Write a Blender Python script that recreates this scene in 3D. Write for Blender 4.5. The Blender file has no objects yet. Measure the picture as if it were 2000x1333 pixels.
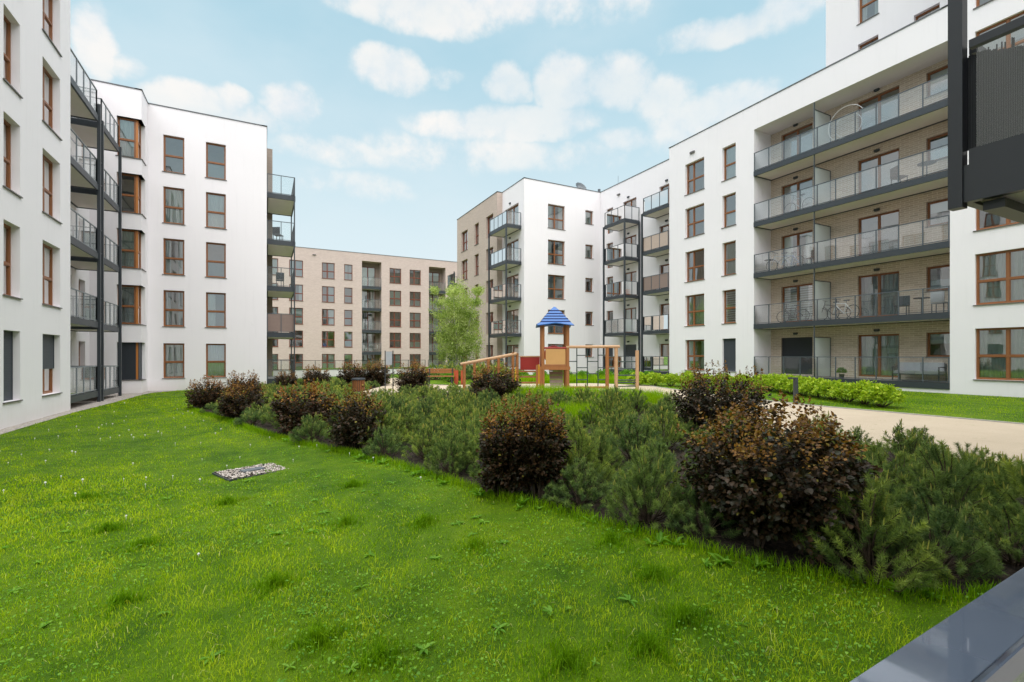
import bpy, bmesh, math, random
import numpy as np
from mathutils import Vector, Matrix
R = math.radians
random.seed(7)
rng = np.random.default_rng(11)
scene = bpy.context.scene
COL = scene.collection

# ------------------------------------------------------------------ camera
TH = math.atan(485 / 938.0)
cam_d = bpy.data.cameras.new('camera')
cam = bpy.data.objects.new('camera', cam_d)
COL.objects.link(cam)
cam.location = (0, 0, 1.9)
cam.rotation_euler = (R(90), 0, -TH)
cam_d.sensor_width = 36
cam_d.lens = 36 * 938 / 2000.0
cam_d.shift_y = (695 - 666.5) / 2000.0
cam_d.clip_start = 0.05
cam_d.clip_end = 3000
scene.camera = cam

# ------------------------------------------------------------------ world
SUN_EL, SUN_AZ = 74.0, 195.0          # azimuth clockwise from +Y
world = bpy.data.worlds.new('World')
scene.world = world
world.use_nodes = True
wt = world.node_tree
wt.nodes.clear()


class NT:
    """tiny node-tree writer"""
    def __init__(s, tree):
        s.t = tree

    def n(s, typ, **kw):
        nd = s.t.nodes.new(typ)
        for k, v in kw.items():
            setattr(nd, k, v)
        return nd

    def put(s, sock, val):
        if isinstance(val, bpy.types.NodeSocket):
            s.t.links.new(val, sock)
        elif val is not None:
            if isinstance(val, (tuple, list)) and len(val) == 3 and sock.type == 'RGBA':
                val = (*val, 1)
            sock.default_value = val

    def math(s, op, a, b=None, c=None, clamp=False):
        nd = s.n('ShaderNodeMath', operation=op)
        nd.use_clamp = clamp
        s.put(nd.inputs[0], a)
        if b is not None:
            s.put(nd.inputs[1], b)
        if c is not None:
            s.put(nd.inputs[2], c)
        return nd.outputs[0]

    def mix(s, f, a, b, blend='MIX'):
        nd = s.n('ShaderNodeMix', data_type='RGBA', blend_type=blend)
        s.put(nd.inputs[0], f)
        s.put(nd.inputs[6], a)
        s.put(nd.inputs[7], b)
        return nd.outputs[2]

    def sstep(s, v, lo, hi, a=0.0, b=1.0):
        nd = s.n('ShaderNodeMapRange', interpolation_type='SMOOTHSTEP')
        s.put(nd.inputs[0], v)
        nd.inputs[1].default_value = lo
        nd.inputs[2].default_value = hi
        nd.inputs[3].default_value = a
        nd.inputs[4].default_value = b
        return nd.outputs[0]

    def noise(s, vec, scale, detail=4, rough=.55, lac=2.0, dist=0.0):
        nd = s.n('ShaderNodeTexNoise')
        s.put(nd.inputs['Vector'], vec)
        nd.inputs['Scale'].default_value = scale
        nd.inputs['Detail'].default_value = detail
        nd.inputs['Roughness'].default_value = rough
        nd.inputs['Lacunarity'].default_value = lac
        nd.inputs['Distortion'].default_value = dist
        return nd.outputs[0]


def make_world():
    g = NT(wt)
    tc = g.n('ShaderNodeTexCoord')
    d = tc.outputs['Generated']
    sep = g.n('ShaderNodeSeparateXYZ')
    g.put(sep.inputs[0], d)
    dx, dy, dz = sep.outputs
    sky = g.n('ShaderNodeTexSky', sky_type='NISHITA')
    sky.sun_disc = False
    sky.sun_elevation = R(SUN_EL)
    sky.sun_rotation = R(SUN_AZ)
    sky.air_density = 1.0
    sky.dust_density = 1.2
    sky.ozone_density = 1.0
    base = g.mix(1.0, sky.outputs[0], (1.30, 1.32, 0.97), 'MULTIPLY')
    base = g.mix(.65, base, (3.05, 5.1, 6.05))
    el = g.math('ARCSINE', dz)
    az = g.math('ARCTAN2', dx, dy)
    # bright hazy air towards the horizon
    hz = g.sstep(el, 0.72, 0.10)
    base = g.mix(g.math('MULTIPLY', hz, 0.85), base, (5.1, 5.75, 6.05))
    # cumulus: soft masses broken up by noise, plus scattered clouds all round
    pl = g.n('ShaderNodeCombineXYZ')
    den = g.math('ADD', g.math('MAXIMUM', dz, 0.0), 0.35)
    g.put(pl.inputs[0], g.math('DIVIDE', dx, den))
    g.put(pl.inputs[1], g.math('DIVIDE', dy, den))
    g.put(pl.inputs[2], g.math('MULTIPLY', dz, 1.6))
    pv = pl.outputs[0]
    n1 = g.noise(d, 8.0, 9, 0.60)
    n2 = g.noise(pv, 1.9, 5, 0.55)
    n3 = g.noise(d, 26.0, 6, 0.62)
    wx = g.noise(pv, 3.4, 4, 0.6)
    wob = g.n('ShaderNodeVectorMath', operation='ADD')
    g.put(wob.inputs[0], d)
    wob.inputs[1].default_value = (7.3, 2.1, 4.7)
    wy = g.noise(wob.outputs[0], 5.5, 4, 0.6)
    # the outlines of the masses wander
    az = g.math('ADD', az, g.math('MULTIPLY', g.math('SUBTRACT', wx, 0.5), 0.08))
    el0 = el
    el = g.math('ADD', el, g.math('MULTIPLY', g.math('SUBTRACT', wy, 0.5), 0.055))
    # cloud masses: azimuth offset from the view axis (deg), elevation (deg), half width, half height, weight
    blobs = [(-9.1, 35.4, 12.3, 2.8, 1.00), (1.2, 36.1, 10.5, 3.0, 0.90), (-18.8, 34.7, 3.8, 1.2, 0.50), (24.1, 31.9, 8.8, 1.8, 1.00), (29.0, 32.2, 5.9,
             2.4, 0.95), (10.9, 35.2, 7.5, 2.3, 0.50), (-14.8, 29.8, 5.3, 2.6, 1.05), (-8.5, 30.1, 2.7, 1.2, 0.45), (-0.6, 29.2, 3.5, 2.3, 1.00), (6.1,
             29.3, 5.0, 3.7, 1.10), (12.0, 29.4, 6.2, 3.3, 1.05), (17.2, 27.2, 4.6, 2.7, 0.90), (-2.4, 25.6, 11.6, 2.1, 0.85), (5.5, 25.8, 7.0, 2.1,
             0.80), (12.6, 23.8, 4.0, 1.9, 0.90), (25.1, 25.3, 6.0, 2.8, 0.95), (19.9, 24.5, 6.5, 3.1, 0.80), (-41.0, 26.5, 2.1, 3.5, 1.05), (-39.0,
             25.3, 2.1, 1.5, 0.50), (-33.9, 23.7, 4.8, 1.8, 1.05), (-30.2, 24.3, 2.6, 1.6, 0.85), (-24.6, 24.9, 3.6, 2.5, 1.00), (-29.0, 23.0, 8.1, 1.7,
             0.70), (-21.0, 21.5, 9.2, 1.9, 0.50), (-6.1, 22.7, 13.9, 2.6, 0.50), (9.1, 22.1, 8.2, 2.6, 0.50), (-17.7, 18.3, 9.6, 2.0, 0.40), (-46.0,
             25.9, 3.1, 3.9, 0.90)]
    tot = None
    for (a0, e0, ra, re, w) in blobs:
        a0 = R(a0) + TH
        da = g.math('MULTIPLY', g.math('SUBTRACT', az, a0), 1 / R(ra))
        de = g.math('MULTIPLY', g.math('SUBTRACT', el, R(e0)), 1 / R(re))
        e = g.math('ADD', g.math('MULTIPLY', da, da), g.math('MULTIPLY', de, de))
        m = g.math('MULTIPLY', g.math('SUBTRACT', 1.0, e, clamp=True), w)
        tot = m if tot is None else g.math('MAXIMUM', tot, m)
    # elsewhere on the dome the same kind of broken cumulus goes on
    offv = g.n('ShaderNodeCombineXYZ')
    fx, fy = math.sin(TH), math.cos(TH)
    facing = g.math('ADD', g.math('MULTIPLY', dx, fx), g.math('MULTIPLY', dy, fy))
    out = g.math('MAXIMUM', g.sstep(facing, 0.60, 0.35), g.sstep(el, 0.72, 0.86))
    gen = g.sstep(n2, 0.42, 0.68)
    tot = g.math('MAXIMUM', tot, g.math('MULTIPLY', out, gen))
    dens = g.math('ADD', tot, g.math('MULTIPLY', g.math('SUBTRACT', n1, 0.5), 2.3))
    dens = g.math('ADD', dens, g.math('MULTIPLY', g.math('SUBTRACT', n3, 0.5), 0.45))
    has = g.sstep(tot, 0.0, 0.30)
    thin = g.sstep(n2, 0.36, 0.60, 0.66, 1.0)
    low = g.sstep(el0, 0.22, 0.42, 0.70, 1.0)
    mask = g.math('MULTIPLY', g.math('MULTIPLY', g.sstep(dens, 0.08, 0.80), has), g.math('MULTIPLY', thin, low))
    shade = g.sstep(g.math('ADD', n1, g.math('MULTIPLY', n3, .35)), 0.48, 0.80)
    ccol = g.mix(shade, (5.2, 5.55, 5.85), (6.5, 6.25, 6.0))
    veil = g.math('MULTIPLY', g.sstep(n2, 0.35, 0.75), 0.42)
    base = g.mix(veil, base, (4.9, 5.6, 5.95))
    colr = g.mix(g.math('MULTIPLY', mask, 0.90), base, ccol)
    bg = g.n('ShaderNodeBackground')
    g.put(bg.inputs[0], colr)
    bg.inputs[1].default_value = 0.0635
    o = g.n('ShaderNodeOutputWorld')
    g.put(o.inputs[0], bg.outputs[0])


make_world()
sun_d = bpy.data.lights.new('sun', 'SUN')
sun = bpy.data.objects.new('sun', sun_d)
COL.objects.link(sun)
sun_d.energy = 2.4
sun_d.angle = R(104)
sun_d.color = (1.0, 0.965, 0.94)
sun.location = (-10, -20, 40)
_sd = Vector((math.sin(R(SUN_AZ)) * math.cos(R(SUN_EL)), math.cos(R(SUN_AZ)) * math.cos(R(SUN_EL)), math.sin(R(SUN_EL))))
sun.rotation_euler = _sd.to_track_quat('Z', 'Y').to_euler()

vs = scene.view_settings
vs.view_transform = 'Standard'
vs.look = 'None'
vs.exposure = 1.29
vs.gamma = 1.0
vs.use_curve_mapping = False
scene.render.engine = 'CYCLES'
scene.cycles.max_bounces = 8
scene.cycles.diffuse_bounces = 4
scene.cycles.glossy_bounces = 3
scene.cycles.transparent_max_bounces = 24
scene.cycles.transmission_bounces = 4
scene.cycles.sample_clamp_indirect = 6.0

# ------------------------------------------------------------------ materials
MATS = {}


def new_mat(name):
    m = bpy.data.materials.new(name)
    m.use_nodes = True
    m.node_tree.nodes.clear()
    MATS[name] = m
    g = NT(m.node_tree)
    out = g.n('ShaderNodeOutputMaterial')
    return m, g, out


def principled(g, out, color, rough=.6, spec=.5, metal=0.0, normal=None, trans=None):
    b = g.n('ShaderNodeBsdfPrincipled')
    g.put(b.inputs['Base Color'], color)
    g.put(b.inputs['Roughness'], rough)
    b.inputs['Specular IOR Level'].default_value = spec
    b.inputs['Metallic'].default_value = metal
    if normal is not None:
        g.put(b.inputs['Normal'], normal)
    g.put(out.inputs[0], b.outputs[0])
    return b


def bump(g, h, dist=.002, strength=1.0):
    nd = g.n('ShaderNodeBump')
    nd.inputs['Strength'].default_value = strength
    nd.inputs['Distance'].default_value = dist
    g.put(nd.inputs['Height'], h)
    return nd.outputs[0]


def simple(name, col, rough=.6, spec=.5, metal=0.0, var=.12, scale=6.0, bscale=0.0, bdist=.001, coat=0.0):
    m, g, out = new_mat(name)
    tc = g.n('ShaderNodeTexCoord').outputs['Object']
    n = g.noise(tc, scale, 5)
    c = g.mix(n, tuple(x * (1 - var) for x in col), tuple(min(1, x * (1 + var)) for x in col))
    nm = None
    if bscale:
        nm = bump(g, g.noise(tc, bscale, 3), bdist)
    b = principled(g, out, c, rough, spec, metal, nm)
    if coat:
        b.inputs['Coat Weight'].default_value = coat
        b.inputs['Coat Roughness'].default_value = .05
    return m


def stucco(name, col):
    m, g, out = new_mat(name)
    geo = g.n('ShaderNodeNewGeometry').outputs['Position']
    n = g.noise(geo, .35, 4)
    mp = g.n('ShaderNodeMapping')
    mp.inputs['Scale'].default_value = (3, 3, .25)
    g.put(mp.inputs[0], geo)
    st = g.noise(mp.outputs[0], 1.6, 4, .6)
    sp = g.sstep(g.noise(geo, 2.3, 2), .72, .80)
    c = g.mix(n, tuple(x * .965 for x in col), tuple(min(1, x * 1.03) for x in col))
    c = g.mix(g.math('MULTIPLY', g.sstep(st, .5, .8), .26), c, tuple(x * .86 for x in col))
    c = g.mix(g.math('MULTIPLY', sp, .10), c, tuple(x * .8 for x in col))
    # splash dirt along the foot of the wall
    sep = g.n('ShaderNodeSeparateXYZ')
    g.put(sep.inputs[0], geo)
    low = g.math('MULTIPLY', g.sstep(g.math('ADD', sep.outputs[2], g.math('MULTIPLY', st, .5)), .85, .25), .35)
    c = g.mix(low, c, (.55, .50, .44))
    nm = bump(g, g.noise(geo, 180, 2), .0018, .5)
    principled(g, out, c, .9, .25, 0, nm)
    return m


def brickmat(name, c1, c2, cm, bw=.26, rh=.065):
    m, g, out = new_mat(name)
    tc = g.n('ShaderNodeTexCoord').outputs['Object']
    sep = g.n('ShaderNodeSeparateXYZ')
    g.put(sep.inputs[0], tc)
    cb = g.n('ShaderNodeCombineXYZ')
    g.put(cb.inputs[0], g.math('ADD', sep.outputs[0], sep.outputs[1]))
    g.put(cb.inputs[1], sep.outputs[2])
    br = g.n('ShaderNodeTexBrick')
    g.put(br.inputs['Vector'], cb.outputs[0])
    br.inputs['Scale'].default_value = 1.0
    br.inputs['Mortar Size'].default_value = .009
    br.inputs['Brick Width'].default_value = bw
    br.inputs['Row Height'].default_value = rh
    br.inputs['Bias'].default_value = 0.0
    g.put(br.inputs['Color1'], c1)
    g.put(br.inputs['Color2'], c2)
    g.put(br.inputs['Mortar'], cm)
    n = g.noise(tc, 14, 4, .65)
    c = g.mix(g.math('MULTIPLY', g.sstep(n, .35, .75), .35), br.outputs[0], tuple(x * .72 for x in c1))
    big = g.noise(tc, .5, 3)
    c = g.mix(g.math('MULTIPLY', g.sstep(big, .4, .7), .15), c, tuple(x * .8 for x in c2))
    h = g.math('SUBTRACT', g.math('MULTIPLY', n, .25), br.outputs[1])
    principled(g, out, c, .85, .3, 0, bump(g, h, .008, .8))
    return m


def glassmat(name, tint, refl=1.6, milky=0.0, milk_col=(.8, .85, .85), wav=.15, rough=0.0, add=0.0):
    m, g, out = new_mat(name)
    tr = g.n('ShaderNodeBsdfTransparent')
    g.put(tr.inputs[0], tint)
    gl = g.n('ShaderNodeBsdfGlossy')
    gl.inputs['Roughness'].default_value = rough
    geo = g.n('ShaderNodeTexCoord').outputs['Object']
    if wav:
        g.put(gl.inputs['Normal'], bump(g, g.noise(geo, 1.3, 1), .01, wav))
    fr = g.n('ShaderNodeFresnel')
    fr.inputs[0].default_value = 1.5
    f = g.math('MULTIPLY_ADD', fr.outputs[0], refl, add, clamp=True)
    base = tr.outputs[0]
    if milky:
        df = g.n('ShaderNodeBsdfDiffuse')
        tl = g.n('ShaderNodeBsdfTranslucent')
        g.put(df.inputs[0], milk_col)
        g.put(tl.inputs[0], milk_col)
        mm = g.n('ShaderNodeMixShader')
        mm.inputs[0].default_value = .5
        g.put(mm.inputs[1], df.outputs[0])
        g.put(mm.inputs[2], tl.outputs[0])
        m2 = g.n('ShaderNodeMixShader')
        m2.inputs[0].default_value = milky
        g.put(m2.inputs[1], base)
        g.put(m2.inputs[2], mm.outputs[0])
        base = m2.outputs[0]
    mx = g.n('ShaderNodeMixShader')
    g.put(mx.inputs[0], f)
    g.put(mx.inputs[1], base)
    g.put(mx.inputs[2], gl.outputs[0])
    g.put(out.inputs[0], mx.outputs[0])
    return m


def woodmat(name, col, rough=.45, sc=(3, 40, 3), var=.3):
    m, g, out = new_mat(name)
    tc = g.n('ShaderNodeTexCoord').outputs['Object']
    mp = g.n('ShaderNodeMapping')
    mp.inputs['Scale'].default_value = sc
    g.put(mp.inputs[0], tc)
    n = g.noise(mp.outputs[0], 2.0, 5, .6)
    c = g.mix(n, tuple(x * (1 - var) for x in col), tuple(x * (1 + var) for x in col))
    principled(g, out, c, rough, .4, 0, bump(g, n, .001))
    return m


def leafmat(name, stops, rough=.5, trans=.35, spec=.35, shift=None):
    """stops: colours over the 'tint' attribute (the leaf's own age / kind)"""
    m, g, out = new_mat(name)
    at = g.n('ShaderNodeAttribute')
    at.attribute_name = 'tint'
    rp = g.n('ShaderNodeValToRGB')
    els = rp.color_ramp.elements
    while len(els) < len(stops):
        els.new(.5)
    for e, (p, c) in zip(els, stops):
        e.position = p
        e.color = (*c, 1)
    g.put(rp.inputs[0], at.outputs['Fac'])
    c = rp.outputs[0]
    if shift:      # each plant its own cast
        c = g.mix(1.0, c, g.mix(g.n('ShaderNodeObjectInfo').outputs['Random'], shift[0], shift[1]), 'MULTIPLY')
    b = principled(g, out, c, rough, spec)
    tl = g.n('ShaderNodeBsdfTranslucent')
    g.put(tl.inputs[0], g.mix(1.0, c, (1.25, 1.3, .7), 'MULTIPLY'))
    mx = g.n('ShaderNodeMixShader')
    mx.inputs[0].default_value = trans
    g.put(mx.inputs[1], b.outputs[0])
    g.put(mx.inputs[2], tl.outputs[0])
    g.put(out.inputs[0], mx.outputs[0])
    return m


def lawn_like(name, cols, blades=False, trans=.3):
    """grass colour: patches over the ground plus a per-blade tint"""
    m, g, out = new_mat(name)
    geo = g.n('ShaderNodeNewGeometry').outputs['Position']
    a = g.noise(geo, .55, 4, .6)
    b = g.noise(geo, 3.2, 4, .6)
    t = g.math('ADD', g.math('MULTIPLY', a, .6), g.math('MULTIPLY', b, .4))
    rp = g.n('ShaderNodeValToRGB')
    els = rp.color_ramp.elements
    els.new(.5)
    for e, p, c in zip(els, (.36, .5, .64), cols):
        e.position = p
        e.color = (*c, 1)
    g.put(rp.inputs[0], t)
    c = rp.outputs[0]
    if blades:
        at = g.n('ShaderNodeAttribute')
        at.attribute_name = 'tint'
        r2 = g.n('ShaderNodeValToRGB')
        e2 = r2.color_ramp.elements
        for _ in range(3):
            e2.new(.5)
        for e, p, cc in zip(e2, (0.0, .35, .75, .93, 1.0),
                            ((.03, .115, .002), (.155, .33, .002), (.36, .52, .004), (.54, .62, .03), (.60, .55, .24))):
            e.position = p
            e.color = (*cc, 1)
        g.put(r2.inputs[0], at.outputs['Fac'])
        c = g.mix(.70, c, r2.outputs[0])
    p = principled(g, out, c, .65, .12)
    if blades:
        tl = g.n('ShaderNodeBsdfTranslucent')
        g.put(tl.inputs[0], g.mix(1.0, c, (1.2, 1.25, .6), 'MULTIPLY'))
        mx = g.n('ShaderNodeMixShader')
        mx.inputs[0].default_value = trans
        g.put(mx.inputs[1], p.outputs[0])
        g.put(mx.inputs[2], tl.outputs[0])
        g.put(out.inputs[0], mx.outputs[0])
    else:
        h = g.noise(geo, 60, 3)
        g.put(p.inputs['Normal'], bump(g, h, .03))
    return m


WHITE = stucco('white_stucco', (.84, .80, .82))
BRICK_PINK = brickmat('pink_brick', (.68, .535, .49), (.585, .45, .41), (.60, .50, .465))
BRICK_TAN = brickmat('tan_brick', (.60, .475, .41), (.51, .40, .345), (.54, .46, .41))
BRICK_LOG = brickmat('loggia_brick', (.60, .48, .385), (.48, .375, .295), (.78, .70, .61), .34, .095)
BRICK_DARK = brickmat('brown_brick', (.34, .27, .22), (.29, .225, .185), (.30, .26, .22))
WOOD = woodmat('window_wood', (.25, .098, .036), .4, (4, 4, 4), .2)
WOOD_RED = woodmat('red_window_wood', (.21, .055, .028), .45, (4, 4, 4), .2)
WOOD_ORANGE = woodmat('orange_panel_wood', (.46, .17, .04), .4, (8, 8, 1), .2)
STEEL = simple('anthracite_steel', (.035, .042, .05), .45, .5, 0, .1)
STEEL2 = simple('grey_steel', (.085, .10, .115), .4, .5, 0, .1)
SILL = simple('sill_metal', (.11, .10, .095), .4, .5, 0, .1)
CAP = simple('parapet_metal', (.10, .105, .115), .4, .5, 0, .1)
SOFFIT = simple('cream_soffit', (.88, .80, .755), .85, .3, 0, .05, 2)
ROOM = simple('room_paint', (.46, .43, .39), .9, .2)
ROOF = simple('roof_felt', (.14, .14, .14), .9)
GLASS = glassmat('window_glass', (.80, .87, .87), 3.4, add=.18)
RAILGLASS = glassmat('railing_glass', (.94, .975, .97), 1.3, .04, (.8, .84, .86), .05, add=.02)
HAZYGLASS = glassmat('hazy_railing_glass', (.95, .98, .975), 1.5, .12, (.85, .88, .90), .05, add=.12)
MILKGLASS = glassmat('frosted_glass', (.88, .95, .94), 1.0, .72, (.74, .82, .82), .0, .25)
BROWNPANEL = simple('brown_privacy_panel', (.24, .17, .145), .35, .5)
TANPANEL = simple('tan_privacy_panel', (.47, .36, .30), .35, .5)
REED = simple('brown_reed', (.085, .058, .048), .8, .2, 0, .35, 40)
SHUTTER = simple('anthracite_shutter', (.05, .058, .07), .5, .5, 0, .08)
SHUTTER_DK = simple('black_shutter', (.022, .027, .035), .5, .5, 0, .08)
CURTAIN = [simple('white_curtain', (.82, .84, .83), .9, .1, 0, .06), simple('grey_curtain', (.44, .48, .48), .9, .1, 0, .06),
           simple('green_grey_curtain', (.66, .74, .68), .9, .1, 0, .06), simple('blue_grey_blind', (.62, .68, .70), .8, .2, 0, .05)]
PINE_W = woodmat('play_timber', (.33, .135, .045), .5, (6, 6, 1.5), .22)
PINE_L = woodmat('pale_play_timber', (.50, .305, .17), .55, (6, 6, 1.5), .18)
PALE = simple('pale_rail_steel', (.22, .24, .26), .4, .5, 0, .1)
DECK = simple('terrace_tile', (.30, .28, .26), .8)

# ------------------------------------------------------------------ object helpers


def tag(o, label=None, cat=None, group=None, kind=None):
    if label:
        o['label'] = label
    if cat:
        o['category'] = cat
    if group:
        o['group'] = group
    if kind:
        o['kind'] = kind
    return o


def link(name, data, parent=None, loc=(0, 0, 0), rz=0.0):
    o = bpy.data.objects.new(name, data)
    COL.objects.link(o)
    o.location = loc
    o.rotation_euler = (0, 0, rz)
    if parent is not None:
        o.parent = parent
    return o


def thing(name, label, cat, loc=(0, 0, 0), rz=0.0, group=None):
    return tag(link(name, None, None, loc, rz), label, cat, group)


def copy_tree(o, parent=None):
    c = o.copy()
    COL.objects.link(c)
    if parent is not None:
        c.parent = parent
    for ch in o.children:
        copy_tree(ch, c)
    return c


class MB:
    def __init__(s):
        s.v, s.f, s.m = [], [], []

    def quad(s, pts, mi=0):
        i = len(s.v)
        s.v += [tuple(p) for p in pts]
        s.f.append(tuple(range(i, i + len(pts))))
        s.m.append(mi)
        return s

    def box(s, x0, x1, y0, y1, z0, z1, mi=0):
        i = len(s.v)
        s.v += [(x0, y0, z0), (x1, y0, z0), (x1, y1, z0), (x0, y1, z0), (x0, y0, z1), (x1, y0, z1), (x1, y1, z1), (x0, y1, z1)]
        for f in ((0, 3, 2, 1), (4, 5, 6, 7), (0, 1, 5, 4), (1, 2, 6, 5), (2, 3, 7, 6), (3, 0, 4, 7)):
            s.f.append(tuple(i + k for k in f))
            s.m.append(mi)
        return s

    def tube(s, p, q, r, n=8, mi=0, r2=None):
        p, q = Vector(p), Vector(q)
        a = (q - p).normalized()
        u = a.orthogonal().normalized()
        w = a.cross(u)
        i = len(s.v)
        r2 = r if r2 is None else r2
        for c, rr in ((p, r), (q, r2)):
            for k in range(n):
                t = 2 * math.pi * k / n
                s.v.append(tuple(c + (u * math.cos(t) + w * math.sin(t)) * rr))
        for k in range(n):
            j = (k + 1) % n
            s.f.append((i + k, i + j, i + n + j, i + n + k))
            s.m.append(mi)
        s.f.append(tuple(i + k for k in reversed(range(n))))
        s.f.append(tuple(i + n + k for k in range(n)))
        s.m += [mi, mi]
        return s

    def path(s, pts, r, n=6, mi=0):
        for a, b in zip(pts[:-1], pts[1:]):
            s.tube(a, b, r, n, mi)
        return s

    def torus(s, c, R_, r, nrm=(0, 1, 0), N=20, n=6, mi=0, a0=0.0, a1=2 * math.pi):
        c, nrm = Vector(c), Vector(nrm).normalized()
        u = nrm.orthogonal().normalized()
        w = nrm.cross(u)
        full = abs(a1 - a0 - 2 * math.pi) < 1e-6
        i = len(s.v)
        M = N if full else N + 1
        for k in range(M):
            t = a0 + (a1 - a0) * k / N
            rad = u * math.cos(t) + w * math.sin(t)
            for j in range(n):
                q = 2 * math.pi * j / n
                s.v.append(tuple(c + rad * (R_ + r * math.cos(q)) + nrm * r * math.sin(q)))
        for k in range(N):
            k2 = (k + 1) % M
            for j in range(n):
                j2 = (j + 1) % n
                s.f.append((i + k * n + j, i + k2 * n + j, i + k2 * n + j2, i + k * n + j2))
                s.m.append(mi)
        return s

    def mesh(s, name, mats, smooth=False):
        me = bpy.data.meshes.new(name)
        me.from_pydata(s.v, [], s.f)
        for m in (mats if isinstance(mats, (list, tuple)) else [mats]):
            me.materials.append(m)
        me.polygons.foreach_set('material_index', s.m)
        if smooth:
            me.polygons.foreach_set('use_smooth', [True] * len(s.f))
        me.update()
        return me

    def build(s, name, mats, parent=None, loc=(0, 0, 0), rz=0.0, smooth=False):
        return link(name, s.mesh(name, mats, smooth), parent, loc, rz)


def np_mesh(name, V, F, mats, tint=None, smooth=False, tint_dom='POINT'):
    """F: list of int arrays (n,k)"""
    me = bpy.data.meshes.new(name)
    nl = sum(f.size for f in F)
    nf = sum(len(f) for f in F)
    me.vertices.add(len(V))
    me.vertices.foreach_set('co', np.ascontiguousarray(V, dtype=np.float32).ravel())
    me.loops.add(nl)
    me.loops.foreach_set('vertex_index', np.concatenate([f.ravel() for f in F]).astype(np.int32))
    me.polygons.add(nf)
    tot = np.concatenate([np.full(len(f), f.shape[1], dtype=np.int32) for f in F])
    st = np.concatenate([[0], np.cumsum(tot)[:-1]]).astype(np.int32)
    me.polygons.foreach_set('loop_start', st)
    if tint is not None:
        a = me.attributes.new('tint', 'FLOAT', tint_dom)
        a.data.foreach_set('value', np.asarray(tint, dtype=np.float32))
    for m in (mats if isinstance(mats, (list, tuple)) else [mats]):
        me.materials.append(m)
    if smooth:
        me.polygons.foreach_set('use_smooth', np.ones(nf, dtype=bool))
    me.update()
    me.validate()
    return me


CACHE = {}
DR = random.Random(3)

# ------------------------------------------------------------------ terrain


def gz(x):
    t = min(1.0, max(0.0, (x + 3.0) / 12.0))
    return .37 * t * t * (3 - 2 * t)


def gz_np(x):
    """terrain height, linear between the half-metre columns of the ground sheet"""
    k = np.floor(x / .5) * .5
    f = (x - k) / .5

    def s(v):
        t = np.clip((v + 3.0) / 12.0, 0, 1)
        return .37 * t * t * (3 - 2 * t)
    return s(k) * (1 - f) + s(k + .5) * f


BED = [(-2.3, 20.5), (-1.75, 18.6), (-1.0, 16.4), (-.5, 14.6), (.05, 12.7), (.79, 10.6), (1.5, 9.0), (1.95, 7.7), (2.25, 6.6), (2.5, 5.5), (2.85, 4.7),
       (3.2, 3.55), (3.5, 2.75), (3.75, 2.15), (4.15, 1.6), (5.2, .95), (6.5, .6), (9.2, .6), (9.15, 7.5), (9.7, 9.2), (11.0, 10.6), (10.8, 12.5), (9.0, 15.0),
       (7.3, 17.3), (6.7, 20.6), (5.4, 21.3), (4.6, 19.9), (3.7, 20.2), (3.5, 22), (5.9, 26), (6.3, 31), (.5, 31.2), (-1.5, 28), (-2.4, 23)]
SAND = [(14.95, -1.0), (14.93, 5), (14.8, 8.5), (15.3, 12.5), (16.8, 17.2), (17.5, 19), (16, 21.5), (12, 22.8), (8.6, 23.5),
        (7.6, 25.6), (8.1, 33), (6.3, 33), (6.3, 31), (5.9, 26), (3.5, 22), (3.7, 20.2), (4.6, 19.9), (5.4, 21.3), (6.7, 20.6), (7.3, 17.3), (9, 15), (10.8, 12.5), (11.0, 10.6), (9.7, 9.2), (9.15, 7.5), (9.2, .6), (9.2, -1.0)]


def inside(poly, x, y):
    x = np.asarray(x)
    y = np.asarray(y)
    c = np.zeros(x.shape, bool)
    n = len(poly)
    for i in range(n):
        x0, y0 = poly[i]
        x1, y1 = poly[(i + 1) % n]
        if y0 == y1:
            continue
        k = ((y0 > y) != (y1 > y)) & (x < (x1 - x0) * (y - y0) / (y1 - y0) + x0)
        c ^= k
    return c


def sheet(name, poly, mat, lift):
    bm = bmesh.new()
    vs_ = [bm.verts.new((x, y, 0)) for x, y in poly]
    bm.faces.new(vs_)
    x0, x1 = min(p[0] for p in poly), max(p[0] for p in poly)
    k = math.ceil(x0 / .5)
    while k * .5 < x1:
        if -3.01 <= k * .5 <= 9.51:
            bmesh.ops.bisect_plane(bm, geom=bm.verts[:] + bm.edges[:] + bm.faces[:], plane_co=(k * .5, 0, 0), plane_no=(1, 0, 0))
        k += 1
    for v in bm.verts:
        v.co.z = float(gz_np(np.array([v.co.x]))[0]) + lift
    bmesh.ops.triangulate(bm, faces=bm.faces[:])
    for f in bm.faces:
        if f.normal.z < 0:
            f.normal_flip()
    me = bpy.data.meshes.new(name)
    bm.to_mesh(me)
    bm.free()
    me.materials.append(mat)
    return tag(link(name, me), kind='structure')


LAWN_G = lawn_like('lawn_ground', ((.036, .092, .002), (.08, .155, .003), (.13, .205, .005)))
LAWN_B = lawn_like('lawn_blades', ((.08, .19, .002), (.205, .355, .002), (.38, .48, .004)), True)


def sandmat():
    m, g, out = new_mat('sandy_gravel')
    geo = g.n('ShaderNodeNewGeometry').outputs['Position']
    n = g.noise(geo, 1.1, 5, .65)
    n2 = g.noise(geo, 45, 3, .7)
    c = g.mix(n, (.41, .33, .24), (.56, .465, .35))
    c = g.mix(g.math('MULTIPLY', g.sstep(n2, .5, .75), .5), c, (.27, .22, .17))
    c = g.mix(g.math('MULTIPLY', g.sstep(g.noise(geo, 2.2, 4, .7), .62, .72), .5), c, (.20, .19, .09))
    principled(g, out, c, .95, .2, 0, bump(g, n2, .012))
    return m


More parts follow.
